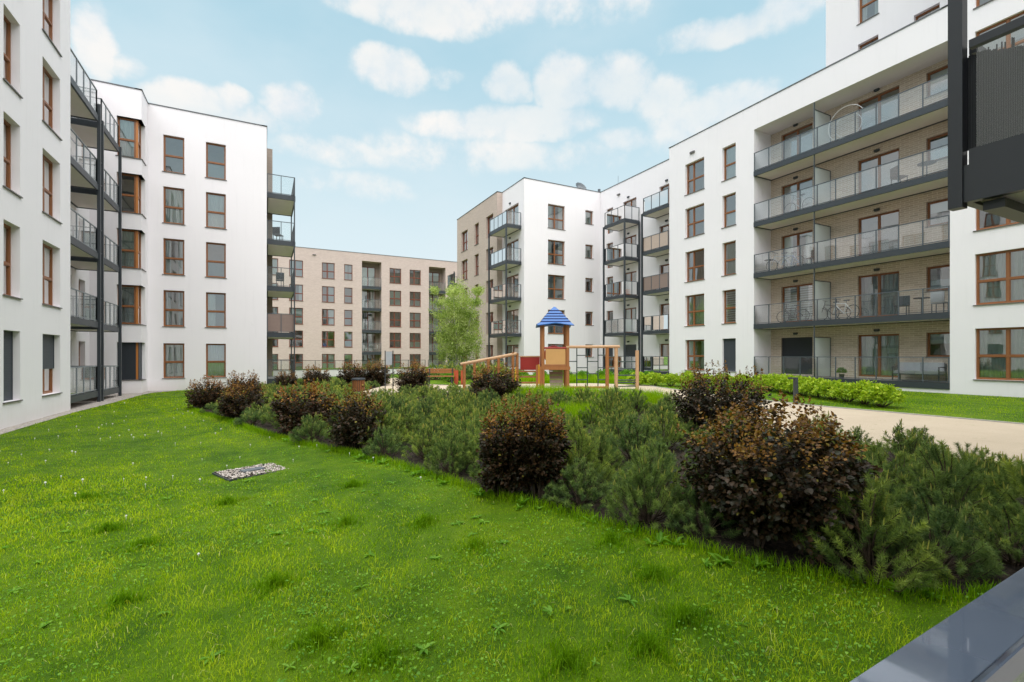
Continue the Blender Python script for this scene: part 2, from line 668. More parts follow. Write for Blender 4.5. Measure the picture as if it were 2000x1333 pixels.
def soilmat():
    m, g, out = new_mat('bark_mulch')
    geo = g.n('ShaderNodeNewGeometry').outputs['Position']
    n = g.noise(geo, 22, 5, .7)
    c = g.mix(g.sstep(n, .35, .7), (.014, .011, .008), (.06, .044, .032))
    principled(g, out, c, .95, .2, 0, bump(g, n, .03))
    return m


def pebblemat(name, a, b):
    m, g, out = new_mat(name)
    geo = g.n('ShaderNodeNewGeometry').outputs['Position']
    v = g.n('ShaderNodeTexVoronoi')
    v.inputs['Scale'].default_value = 26
    g.put(v.inputs['Vector'], geo)
    c = g.mix(v.outputs['Color'], a, b)
    principled(g, out, c, .85, .3, 0, bump(g, v.outputs['Distance'], -.02))
    return m


SANDM = sandmat()
SOIL = soilmat()
PEB = pebblemat('foundation_pebbles', (.20, .17, .15), (.52, .47, .42))

# ground: one sheet to the horizon
xs = [-1500, -200, -60, -30, -12] + [k * .5 for k in range(-8, 22)] + [14, 20, 30, 60, 120, 300, 1500]
ys = [-1500, -200, -40, -10] + [float(k) for k in range(-4, 50, 4)] + [60, 90, 150, 400, 1500]
gv = [(x, y, gz(x)) for y in ys for x in xs]
nx = len(xs)
gf = [(j * nx + i, j * nx + i + 1, (j + 1) * nx + i + 1, (j + 1) * nx + i) for j in range(len(ys) - 1) for i in range(nx - 1)]
gm = bpy.data.meshes.new('ground')
gm.from_pydata(gv, [], gf)
gm.materials.append(LAWN_G)
tag(link('ground', gm), kind='structure')
sheet('planting_bed', BED, SOIL, .004)
sheet('sand_path', SAND, SANDM, .008)
strip = [(-6.0, 7), (-5.62, 7), (-5.62, 21.0), (-5.45, 23.5), (-5.3, 26.5), (-5.2, 29.2), (-5.0, 30.3), (-4.2, 31.3), (-4.2, 31.7), (-5.5, 31.7),
         (-5.5, 30.26), (-7.5, 30.26), (-7.5, 22), (-6.0, 22)]
kb = MB()
for (ax, ay), (bx, by) in zip(SAND[0:5], SAND[1:6]):
    dv = Vector((by - ay, ax - bx)).normalized() * .03
    za, zb_ = gz(ax), gz(bx)
    lo = [(ax - dv.x, ay - dv.y, za - .1), (ax + dv.x, ay + dv.y, za - .1), (bx + dv.x, by + dv.y, zb_ - .1), (bx - dv.x, by - dv.y, zb_ - .1)]
    hi = [(p[0], p[1], p[2] + .135) for p in lo]
    kb.quad(hi)
    for q in range(4):
        w_ = (q + 1) % 4
        kb.quad([lo[q], lo[w_], hi[w_], hi[q]])
tag(kb.build('path_kerb', simple('kerb_concrete', (.42, .40, .36), .9, .2, 0, .15, 9)), kind='structure')
sheet('gravel_strip', strip, PEB, .006)

# ------------------------------------------------------------------ facade builder


class Edge:
    """a wall rectangle: local x runs to the right seen from outside, local y goes into the building"""
    def __init__(s, root, p, ang, L, z0, z1, mat, name='wall', u0=0.0):
        s.root, s.p, s.ang, s.L, s.z0, s.z1, s.mat, s.name, s.u0 = root, Vector((p[0], p[1])), ang, L, z0, z1, mat, name, u0
        s.ops = []
        s.d = Vector((math.cos(ang), math.sin(ang)))
        s.n_in = Vector((-math.sin(ang), math.cos(ang)))
        s.rooms = MB()

    def u(s, w):
        """world coordinate along the wall (x or y) -> local u"""
        return (w - s.p.x) / s.d.x if abs(s.d.x) > .5 else (w - s.p.y) / s.d.y

    def loc(s, u, z, depth=0.0):
        q = s.p + s.d * u + s.n_in * depth
        return Vector((q.x, q.y, z)) - s.root.location

    def hole(s, a, b, z0, z1, depth, skip='', room=True, rmat=1):
        u0, u1 = sorted((s.u(a), s.u(b)))
        s.ops.append((u0, u1, z0, z1, depth, skip))
        if room:
            e, D = depth, depth + 1.3
            m = s.rooms
            m.quad([(u0, D, z0), (u1, D, z0), (u1, D, z1), (u0, D, z1)])
            m.quad([(u0, e, z0), (u1, e, z0), (u1, D, z0), (u0, D, z0)])
            m.quad([(u0, e, z1), (u0, D, z1), (u1, D, z1), (u1, e, z1)])
            m.quad([(u0, e, z0), (u0, D, z0), (u0, D, z1), (u0, e, z1)])
            m.quad([(u1, e, z0), (u1, e, z1), (u1, D, z1), (u1, D, z0)])
        return u0, u1

    def recess(s, a, b, z0, z1, depth, mat, skip='', name='loggia_wall', reveal_mat=None):
        u0, u1 = s.hole(a, b, z0, z1, depth, skip, room=False)
        e = Edge(s.root, s.p + s.n_in * depth, s.ang, u1, z0, z1, mat, name, u0)
        return e

    def finish(s):
        us = sorted({s.u0, s.L} | {o[0] for o in s.ops} | {o[1] for o in s.ops})
        zs = sorted({s.z0, s.z1} | {o[2] for o in s.ops} | {o[3] for o in s.ops})
        m = MB()
        for j in range(len(zs) - 1):
            i = 0
            while i < len(us) - 1:
                zc = (zs[j] + zs[j + 1]) / 2

                def solid(k):
                    uc = (us[k] + us[k + 1]) / 2
                    return not any(o[0] < uc < o[1] and o[2] < zc < o[3] for o in s.ops)
                if solid(i):
                    k = i
                    while k + 1 < len(us) - 1 and solid(k + 1):
                        k += 1
                    m.quad([(us[i], 0, zs[j]), (us[k + 1], 0, zs[j]), (us[k + 1], 0, zs[j + 1]), (us[i], 0, zs[j + 1])])
                    i = k + 1
                else:
                    i += 1
        for (u0, u1, z0, z1, d, skip) in s.ops:
            if 'B' not in skip:
                m.quad([(u0, 0, z0), (u1, 0, z0), (u1, d, z0), (u0, d, z0)])
            if 'T' not in skip:
                m.quad([(u0, 0, z1), (u0, d, z1), (u1, d, z1), (u1, 0, z1)])
            if 'L' not in skip:
                m.quad([(u0, 0, z0), (u0, d, z0), (u0, d, z1), (u0, 0, z1)])
            if 'R' not in skip:
                m.quad([(u1, 0, z0), (u1, 0, z1), (u1, d, z1), (u1, d, z0)])
        q = Vector((s.p.x, s.p.y, 0)) - s.root.location
        m.build(s.name, s.mat, s.root, q, s.ang)
        if s.rooms.f:
            s.rooms.build('room_interior', ROOM, s.root, q, s.ang)


def frame_mesh(w, h, cols, rows, mat):
    key = ('frame', round(w, 2), round(h, 2), cols, rows, mat.name)
    if key in CACHE:
        return CACHE[key]
    m = MB()
    o, b, y1 = .06, .04, .075
    m.box(0, o, 0, y1, 0, h)
    m.box(w - o, w, 0, y1, 0, h)
    m.box(o, w - o, 0.001, y1 - .001, 0, o)
    m.box(o, w - o, 0.001, y1 - .001, h - o, h)
    cells = []
    xc = [0] + [c * w for c in cols] + [w]
    zc = [0] + [c * h for c in rows] + [h]
    for c in xc[1:-1]:
        m.box(c - b, c + b, -.006, y1 - .002, o, h - o)
    for r in zc[1:-1]:
        m.box(o, w - o, -.003, y1 - .003, r - b * .9, r + b * .9)
    for i in range(len(xc) - 1):
        for j in range(len(zc) - 1):
            x0 = o if i == 0 else xc[i] + b
            x1 = w - o if i == len(xc) - 2 else xc[i + 1] - b
            z0 = o if j == 0 else zc[j] + b * .9
            z1 = h - o if j == len(zc) - 2 else zc[j + 1] - b * .9
            # slim sash rim round each light
            for (a, c_, d, e) in ((x0, x0 + .022, z0, z1), (x1 - .022, x1, z0, z1), (x0 + .022, x1 - .022, z0, z0 + .022), (x0 + .022, x1 - .022, z1 - .022, z1)):
                m.box(a, c_, .018, .06, d, e)
            cells.append((x0 + .022, x1 - .022, z0 + .022, z1 - .022))
    r = (m.mesh('window', [mat]), cells)
    CACHE[key] = r
    return r


def pane_mesh(w, h, mat=None):
    mat = mat or GLASS
    key = ('pane', round(w, 2), round(h, 2), mat.name)
    if key not in CACHE:
        CACHE[key] = MB().quad([(0, 0, 0), (w, 0, 0), (w, 0, h), (0, 0, h)]).mesh('pane', [mat])
    return CACHE[key]


def curtain_mesh(w, h, mat, halves, seed):
    key = ('curt', round(w, 2), round(h, 2), mat.name, halves, seed)
    if key in CACHE:
        return CACHE[key]
    r = random.Random(seed)
    m = MB()
    spans = {'full': [(0, 1)], 'sides': [(0, .30), (.72, 1)], 'left': [(0, .45)], 'right': [(.55, 1)], 'gap': [(0, .46), (.54, 1)]}[halves]
    for (a, b) in spans:
        n = max(8, int((b - a) * w / .035))
        ph = r.random() * 6
        pts = []
        for i in range(n + 1):
            x = (a + (b - a) * i / n) * w
            y = .028 * math.sin(x * 62 + ph + 1.3 * math.sin(x * 9)) + .012 * math.sin(x * 23 + ph)
            pts.append((x, y))
        for (x0, y0), (x1, y1) in zip(pts[:-1], pts[1:]):
            m.quad([(x0, y0 * 1.2, 0), (x1, y1 * 1.2, 0), (x1, y1 * .6, h), (x0, y0 * .6, h)])
    CACHE[key] = m.mesh('curtain', [mat], True)
    return CACHE[key]


def shutter_mesh(w, h, mat):
    key = ('shut', round(w, 2), round(h, 2), mat.name)
    if key not in CACHE:
        m = MB()
        n = max(2, round(h / .045))
        for i in range(n):
            z0, z1 = h * i / n, h * (i + 1) / n
            zm = z0 + (z1 - z0) * .8
            m.quad([(0, 0, z0), (w, 0, z0), (w, .0, zm), (0, .0, zm)])
            m.quad([(0, 0, zm), (w, 0, zm), (w, .010, z1), (0, .010, z1)])
            m.quad([(0, .010, z1), (w, .010, z1), (w, 0, z1), (0, 0, z1)])
        m.box(0, .03, -.012, .02, 0, h)
        m.box(w - .03, w, -.012, .02, 0, h)
        CACHE[key] = m.mesh('shutter', [mat])
    return CACHE[key]


def blind_mesh(w, h, mat):
    key = ('blind', round(w, 2), round(h, 2), mat.name)
    if key not in CACHE:
        m = MB()
        n = max(2, round(h / .13))
        for i in range(n):
            z0 = h * i / n
            m.box(0, w, 0, .004, z0, z0 + h / n * .55)
        CACHE[key] = m.mesh('blind', [mat])
    return CACHE[key]


def sill_mesh(w, d):
    key = ('sill', round(w, 2), round(d, 2))
    if key not in CACHE:
        CACHE[key] = MB().box(-.05, w + .05, -d - .045, .0, -.035, -.003).mesh('sill', [SILL])
    return CACHE[key]


def glazing(root, e, u0, z0, w, h, depth, cols, rows, mat, dress, sill=True, shut=None):
    me, cells = frame_mesh(w, h, tuple(cols), tuple(rows), mat)
    wo = link('window', me, root, e.loc(u0, z0, depth), e.ang)
    for (x0, x1, a, b) in cells:
        pn = link('pane', pane_mesh(x1 - x0, b - a), wo, (x0, .04, a))
        pn.rotation_euler = (DR.uniform(-.009, .009), 0, DR.uniform(-.009, .009))
    if sill:
        link('sill', sill_mesh(w, depth), wo, (0, 0, 0))
    if dress:
        k, ci, sd = dress
        if k == 'blind':
            link('blind', blind_mesh(w - .12, h - .12, CURTAIN[ci]), wo, (.06, .10, .06))
        elif k == 'half':
            hh = (h - .12) * .45
            link('blind', pane_mesh(w - .12, hh, CURTAIN[ci]), wo, (.06, .10, .06 if sd % 2 else h - .06 - hh))
        else:
            link('curtain', curtain_mesh(w - .12, h - .12, CURTAIN[ci], k, sd), wo, (.06, .11, .06))
    if shut:
        f, sm = shut
        hh = h * f
        link('shutter', shutter_mesh(w, hh, sm), wo, (0, -.03, h - hh))
    return wo




def rand_dress(p=.75):
    if DR.random() > p:
        return None
    k = DR.choice(['full', 'sides', 'sides', 'gap', 'left', 'right', 'full', 'half'])
    ci = DR.choice([0, 0, 1, 2, 2, 3])
    return (k, ci, DR.randint(0, 5))


def window(e, a, b, z0, z1, cols=(), rows=(.46,), depth=.2, mat=None, dress='r', sill=True, shut=None):
    u0, u1 = e.hole(a, b, z0, z1, depth)
    if dress == 'r':
        dress = rand_dress()
    return glazing(e.root, e, u0, z0, u1 - u0, z1 - z0, depth - .02, cols, rows, mat or WOOD, dress, sill, shut)


def polygon_edges(root, poly, z0, z1, mats):
    es = []
    n = len(poly)
    for i in range(n):
        p, q = Vector(poly[i]), Vector(poly[(i + 1) % n])
        d = q - p
        m = mats[i] if isinstance(mats, (list, tuple)) else mats
        es.append(Edge(root, p, math.atan2(d.y, d.x), d.length, z0, z1, m, 'brick_wall' if m.name.endswith('brick') else 'wall'))
    return es


def roof_and_cap(root, poly, z, lift=.0):
    o = root.location
    m = MB()
    m.quad([(x - o.x, y - o.y, z - .02) for x, y in poly])
    m.build('roof', ROOF, root)
    c = MB()
    n = len(poly)
    for i in range(n):
        p, q = Vector(poly[i]), Vector(poly[(i + 1) % n])
        d = (q - p).normalized()
        nn = Vector((d.y, -d.x))
        a, b = p - d * .03, q + d * .03
        pts = [a + nn * .03, b + nn * .03, b - nn * .25, a - nn * .25]
        dz = .001 * (i % 2)
        lo = [(v.x - o.x, v.y - o.y, z + .001 + dz) for v in pts]
        hi = [(v.x - o.x, v.y - o.y, z + .05 + dz) for v in pts]
        c.quad(lo[::-1])
        c.quad(hi)
        for k in range(4):
            j = (k + 1) % 4
            c.quad([lo[k], lo[j], hi[j], hi[k]])
    c.build('parapet_cap', CAP, root)


def wall_lamp(e, w, z, depth=0.0):
    key = 'lamp'
    if key not in CACHE:
        m = MB()
        m.box(-.11, .11, -.09, .0, -.05, .05)
        m.box(-.08, .08, -.10, -.02, -.075, -.05)
        CACHE[key] = m.mesh('wall_lamp', [STEEL])
    link('wall_lamp', CACHE[key], e.root, e.loc(e.u(w), z, 0), e.ang)


def panel_mesh(w, h, mat):
    key = ('panel', round(w, 2), round(h, 2), mat.name)
    if key not in CACHE:
        CACHE[key] = MB().quad([(0, 0, 0), (w, 0, 0), (w, 0, h), (0, 0, h)]).mesh('glass_panel', [mat])
    return CACHE[key]


def railing(bal, pts, z, h=1.06, glass=RAILGLASS, step=.95, post=.02, steel=STEEL2, base=.06, rail=True, name='glass_panel'):
    """posts, handrail and one glass panel per bay along a polyline in the balcony's own frame"""
    m = MB()
    for p, q in zip(pts[:-1], pts[1:]):
        p, q = Vector(p), Vector(q)
        d = q - p
        L = d.length
        n = max(1, round(L / step))
        d.normalize()
        ang = math.atan2(d.y, d.x)
        nrm = Vector((-d.y, d.x))
        c = [p + d * (L * i / n) for i in range(n + 1)]
        for x in c:
            m.box(x.x - post, x.x + post, x.y - post, x.y + post, z - .10, z + h - .02)
        t = .022
        for (za, zb) in ((z + h - .035, z + h), (z + base - .025, z + base)):
            a, b = p - d * t, q + d * t
            o1 = [a + nrm * t, a - nrm * t, b - nrm * t, b + nrm * t]
            lo = [(v.x, v.y, za) for v in o1]
            hi = [(v.x, v.y, zb) for v in o1]
            m.quad(lo[::-1])
            m.quad(hi)
            for k in range(4):
                j = (k + 1) % 4
                m.quad([lo[k], lo[j], hi[j], hi[k]])
        for i in range(n):
            a = c[i] + d * post
            w = (c[i + 1] - c[i]).length - 2 * post
            gg = glass(i) if callable(glass) else glass
            link(name, panel_mesh(w, h - base - .045, gg), bal, (a.x, a.y, z + base), ang)
    m.build('railing', [steel], bal)


def balcony(root, x0, x1, y0, y1, z, path, thick=.26, glass=RAILGLASS, step=.95, h=1.06, steel=STEEL, deck=DECK, base=.06, rsteel=None):
    """slab with a dark steel rim and a cream soffit; path = railing polyline in world x, y"""
    o = root.location
    m = MB()
    f = .07
    a, b, c, d = x0 - o.x, x1 - o.x, y0 - o.y, y1 - o.y
    m.box(a, b, c, c + f, z - thick, z, 0)
    m.box(a, b, d - f, d, z - thick, z, 0)
    m.box(a, a + f, c + f, d - f, z - thick, z, 0)
    m.box(b - f, b, c + f, d - f, z - thick, z, 0)
    m.box(a + f, b - f, c + f, d - f, z - thick + .03, z - .03, 1)
    m.quad([(a + f, c + f, z - .02), (b - f, c + f, z - .02), (b - f, d - f, z - .02), (a + f, d - f, z - .02)], 2)
    bo = m.build('balcony', [steel, SOFFIT, deck], root)
    if path:
        railing(bo, [(x - o.x, y - o.y) for x, y in path], z, h, glass, step, base=base, steel=rsteel or STEEL2)
    return bo


def post(root, x, y, z0, z1, r=.05, mat=None):
    o = root.location
    MB().box(x - o.x - r, x - o.x + r, y - o.y - r, y - o.y + r, z0, z1).build('support_post', [mat or STEEL], root)


# ------------------------------------------------------------------ left block
def left_block():
    t = thing('apartment_building', 'white stucco block on the left with wooden corner windows and black steel balcony stacks', 'apartment building', (-6, 22, 0))
    P = [(-18, 6), (-6, 6), (-6, 22), (-7.55, 22), (-7.55, 30.26), (-5.5, 30.26), (-5.5, 31.7), (.16, 31.7), (.16, 44), (-18, 44)]
    E = polygon_edges(t, P, -.6, 15.35, WHITE)
    zb = [.68, 3.49, 6.31, 9.09, 11.87]
    zt = [2.57, 5.45, 8.26, 11.06, 13.86]
    for k in range(5):
        for (a, b, ci) in ((17.14, 18.10, 0), (19.62, 21.05, 1), (13.6, 14.9, 2), (10.6, 11.9, 3)):
            sh = None
            if k == 0 and ci == 0:
                sh = (1.0, SHUTTER)
            if k == 0 and ci == 1:
                sh = (.58, SHUTTER)
            window(E[1], a, b, zb[k], zt[k], (.5,), (.46,), .21, dress=('full', 2, k) if k != 3 else None, shut=sh)
        window(E[6], -4.82, -3.87, zb[k], zt[k], (), (.46,), .13, dress=[('gap', 0, 1), ('sides', 3, 2), ('sides', 0, 3), ('full', 2, 4), None][k])
        window(E[6], -2.87, -1.91, zb[k], zt[k], (), (.46,), .13, dress=[('full', 0, 2), ('left', 0, 4), None, ('full', 0, 1), ('half', 1, 1)][k])
        # wrap-round corner window
        z0, z1 = zb[k], zt[k]
        E[4].hole(-6.5, -5.5, z0, z1, .2, skip='R', room=False)
        E[5].hole(30.26, 31.12, z0, z1, .2, skip='L', room=False)
        w = .74
        wo = glazing(t, E[4], E[4].u(-6.5), z0, w, z1 - z0, .18, (), (.46,), WOOD, None, False, (1.0, SHUTTER_DK) if k == 0 else None)
        ws = glazing(t, E[5], E[5].u(30.46), z0, .66, z1 - z0, .18, (), (.46,), WOOD, None, False, (1.0, SHUTTER) if k == 0 else None)
        MB().box(0, .085, -.01, .07, 0, z1 - z0).build('corner_panel', WOOD_ORANGE, wo, (w, 0, 0))
        if k != 3 and k != 0:
            link('curtain', curtain_mesh(w - .12, z1 - z0 - .12, CURTAIN[2 if k != 1 else 3], 'full', k), wo, (.06, .14, .06))
        m = MB()
        m.box(-6.55 + 6, -5.455 + 6, 30.215 - 22, 30.44 - 22, z0 - .035, z0 - .003)
        m.box(-5.68 + 6, -5.456 + 6, 30.442 - 22, 31.16 - 22, z0 - .036, z0 - .004)
        m.build('sill', SILL, t)
        # room behind the corner window
        r = MB()
        r.quad([(-6.5 + 6, 31.5 - 22, z0), (-5.7 + 6, 31.5 - 22, z0), (-5.7 + 6, 31.5 - 22, z1), (-6.5 + 6, 31.5 - 22, z1)])
        r.quad([(-6.5 + 6, 30.46 - 22, z0), (-6.5 + 6, 31.5 - 22, z0), (-6.5 + 6, 31.5 - 22, z1), (-6.5 + 6, 30.46 - 22, z1)])
        r.quad([(-6.5 + 6, 30.27 - 22, z0), (-5.51 + 6, 30.27 - 22, z0), (-5.51 + 6, 31.5 - 22, z0), (-6.5 + 6, 31.5 - 22, z0)])
        r.quad([(-6.5 + 6, 30.27 - 22, z1), (-5.51 + 6, 30.27 - 22, z1), (-5.51 + 6, 31.5 - 22, z1), (-6.5 + 6, 31.5 - 22, z1)])
        r.build('room_interior', [ROOM], t)
        # windows and doors inside the balcony recess
        window(E[3], 28.75, 29.65, zb[k] + (.3 if k else .5), zt[k], (), (.46,), .22, dress=('full', 1, k))
        window(E[3], 25.9, 27.8, zb[k] - .2, zt[k], (.5,), (), .2, dress=('gap', 0, k), sill=False)
        window(E[3], 22.9, 24.8, zb[k] - .2, zt[k], (.5,), (), .2, dress=('sides', 2, k), sill=False)
        # two balconies side by side in the recess
        z = .47 + 2.81 * k
        gl = HAZYGLASS if k == 0 else RAILGLASS
        balcony(t, -7.54, -6.0, 22.02, 25.2, z, [(-6.05, 22.03), (-6.05, 25.15), (-7.5, 25.15)], .24, gl, .8, 1.02, rsteel=PALE)
        balcony(t, -7.54, -6.0, 25.75, 28.45, z - .05, [(-7.5, 25.8), (-6.05, 25.8), (-6.05, 28.4), (-7.5, 28.4)], .24, gl, .7, 1.02, rsteel=PALE)
    for (x, y) in ((-6.0, 25.29), (-6.0, 25.68), (-6.0, 28.52)):
        post(t, x, y, -.3, 12.2 if y < 25.5 else 11.7, .055)
    for k in range(5):
        z = .47 + 2.81 * k
        m = MB()
        for zz in (z + 1.0, z + .05) if k < 4 else (z - .15,):
            m.box(-6.03 + 6, -5.98 + 6, 25.34 - 22, 25.63 - 22, zz - .02, zz + .02)
        m.build('brace', STEEL, t)
    # end wall in brown brick with a stack of balconies
    m = MB()
    m.box(.162 + 6, .53 + 6, 36.4 - 22, 43.9 - 22, -.5, 15.9)
    m.build('brick_bay', BRICK_DARK, t)
    for k in range(5):
        z = .50 + 2.82 * k
        gl = [RAILGLASS, BROWNPANEL, RAILGLASS, RAILGLASS, RAILGLASS][k]
        b = balcony(t, .17, 1.75, 32.6, 36.38, z, [(.2, 32.65), (1.7, 32.65), (1.7, 36.3)], .30, gl, .78, 1.16)
    post(t, 1.69, 32.56, -.3, 12.9, .035)
    post(t, 1.69, 36.3, -.3, 12.0, .035)
    for e in E:
        e.finish()
    roof_and_cap(t, P, 15.35)
    return t


left_block()


# ------------------------------------------------------------------ middle pink brick block
def middle_block():
    t = thing('apartment_building', 'pink brick block with red framed windows closing the far end of the courtyard', 'apartment building', (7, 63.4, 0))
    P = [(-14, 63.4), (27, 63.4), (27, 75), (-14, 75)]
    E = polygon_edges(t, P, -1.5, 15.0, BRICK_PINK)
    e = E[0]
    zt = [2.1, 4.93, 7.67, 10.49, 13.42]
    for k in range(5):
        z1 = zt[k]
        z0 = z1 - 1.98
        for (a, b, c) in ((.2, 1.53, 1), (2.72, 4.24, 1), (6.38, 7.87, 1), (9.0, 10.01, 0), (14.69, 16.22, 1), (17.36, 18.89, 1), (-3.5, -2, 1), (-7, -5.5, 1)):
            window(e, a, b, z0, z1, (.42,) if c else (), (.46,), .14, WOOD_RED)
    for (a, b) in ((11.17, 13.63), (20.02, 22.41)):
        r = e.recess(a, b, -.9, 14.05, 1.3, BRICK_DARK)
        for k in range(5):
            z = -.45 + 2.82 * k
            window(r, a + .02, a + 1.95, z + .05, zt[k] + .12, (.5,), (), .12, WOOD_RED, sill=False)
            if k:
                balcony(t, a + .005, b - .005, 63.38, 64.68, z, [(a + .03, 63.42), (b - .03, 63.42)], .36, HAZYGLASS, .8, 1.15)
        r.finish()
    for q in E:
        q.finish()
    roof_and_cap(t, P, 15.0)
    o = t.location
    MB().box(.4 - o.x + 4.9, .4 - o.x + 5.3, -.12, -.001, 14.2, 14.3).build('vent', SILL, t)


middle_block()


# ------------------------------------------------------------------ centre block (white end, brick side)
RZ = [.80 + 2.87 * k for k in range(5)]
RT = [2.90, 5.80, 8.66, 11.50, 14.40]


def centre_block():
    t = thing('apartment_building', 'white block behind the playground with a tan brick side and corner balcony stacks', 'apartment building', (18.3, 33.3, 0))
    P = [(18.3, 33.3), (25.8, 33.3), (25.8, 24.21), (36, 24.21), (36, 46.8), (17.8, 46.8), (17.8, 37.2), (18.3, 37.2)]
    M = [WHITE, WHITE, WHITE, WHITE, BRICK_TAN, BRICK_TAN, BRICK_TAN, WHITE]
    E = polygon_edges(t, P, -.5, 15.95, M)
    fr, r2, br, wd = E[0], E[1], E[5], E[7]
    for k in range(5):
        z1 = RT[k] - (.15 if k else .05)
        window(fr, 20.51, 22.15, z1 - 1.96, z1, (.45,), (.42,), .2)
        window(fr, 24.22, 25.03, z1 - (1.16 if k else 1.05), z1, (), (), .2, dress=('full', 2, 1) if k > 2 else None)
        z1 = RT[k] - .06
        window(br, 43.94, 45.6, z1 - 1.98, z1, (.5,), (.45,), .2, WOOD_RED)
        window(br, 41.18, 42.18, z1 - 1.98, z1, (), (.45,), .2, WOOD_RED)
        window(br, 38.0, 39.5, RZ[k] + .1, z1, (.5,), (), .2, WOOD_RED, sill=False)
        window(wd, 34.25, 36.7, RZ[k] + .1, RT[k] - .1, (.5,), (), .2, sill=False)
        wall_lamp(wd, 35.7, RT[k] + .22)
        # R2 wing
        z1 = RT[k] - .14
        window(r2, 31.62, 32.45, z1 - (2.1 if k else 1.1), z1, (), (.5,) if k else (), .18, sill=False, shut=(1.0, SHUTTER) if k == 0 else None)
        window(r2, 28.8, 30.35, RZ[k] + .06, RT[k] - .12, (.5,), (), .18, sill=False, shut=(1.0, SHUTTER) if k == 0 else None)
        window(r2, 24.75, 26.34, RZ[k] + .06, RT[k] - .14, (.5,), (), .18, sill=False)
        wall_lamp(r2, 29.7, RT[k] + .12)
        wall_lamp(r2, 25.6, RT[k] + .12)
        z = RZ[k]
        # corner balcony
        gl = HAZYGLASS if k in (3, 4) else RAILGLASS
        balcony(t, 16.95, 18.29, 33.75, 36.95, z, [(18.25, 33.8), (17.0, 33.8), (17.0, 36.9)], .26, gl, .72, 1.06)
        gl = MILKGLASS if k == 1 else RAILGLASS
        balcony(t, 24.28, 25.79, 28.4, 30.85, z, [(25.75, 28.45), (24.33, 28.45), (24.33, 30.8), (25.75, 30.8)], .24, gl, .78, 1.06)
        gl = [RAILGLASS, RAILGLASS, BROWNPANEL, TANPANEL, RAILGLASS][k]
        balcony(t, 24.5, 25.79, 24.22, 26.7, z, [(24.55, 24.25), (24.55, 26.65), (25.75, 26.65)], .24, gl, .8, 1.06)
    for (x, y) in ((16.93, 33.73), (16.93, 36.98), (24.26, 28.37), (24.26, 30.88), (24.48, 26.73), (25.7, 28.37)):
        post(t, x, y, .2, 12.2, .055)
    # balcony stack beyond the brick end
    for k in range(4):
        balcony(t, 17.52, 18.6, 46.82, 49, RZ[k], [(17.57, 46.85), (17.57, 48.95), (18.6, 48.95)], .26, RAILGLASS, .8, 1.06)
    post(t, 17.5, 46.9, .2, 10.6, .045)
    for q in E:
        q.finish()
    roof_and_cap(t, P, 15.95)
    o = t.location
    # things fixed on the roof
    m = MB()
    c = Vector((24.2 - o.x, 34.2 - o.y, 15.98))
    for i in range(10):
        a0, a1 = 2 * math.pi * i / 10, 2 * math.pi * (i + 1) / 10
        for (r0, h0, r1, h1) in ((0, .0, .3, .06), (.3, .06, .55, .2)):
            def pt(r, h, a):
                return (c.x + r * math.cos(a), c.y - .2 - h * .6 + r * math.sin(a) * .5, c.z + .32 + r * math.sin(a) * .85 + h * .4)
            m.quad([pt(r0, h0, a0), pt(r1, h1, a0), pt(r1, h1, a1), pt(r0, h0, a1)])
    m.tube((c.x, c.y, c.z), (c.x, c.y - .1, c.z + .35), .03)
    m.build('satellite_dish', STEEL2, t)
    MB().tube((25.9 - o.x, 33.6 - o.y, 15.95), (25.9 - o.x, 33.6 - o.y, 16.35), .12, 8).build('roof_vent', STEEL2, t)
    MB().tube((27.5 - o.x, 33.0 - o.y, 15.95), (27.5 - o.x, 33.0 - o.y, 17.6), .015, 5).build('aerial', STEEL2, t)
    MB().tube((25.0 - o.x, 34.0 - o.y, 15.95), (24.7 - o.x, 34.0 - o.y, 16.5), .02, 5).build('aerial', STEEL2, t)
    MB().box(7.38, 7.499, -2.6, -2.3, 15.0, 15.1).build('vent', SILL, t)


centre_block()


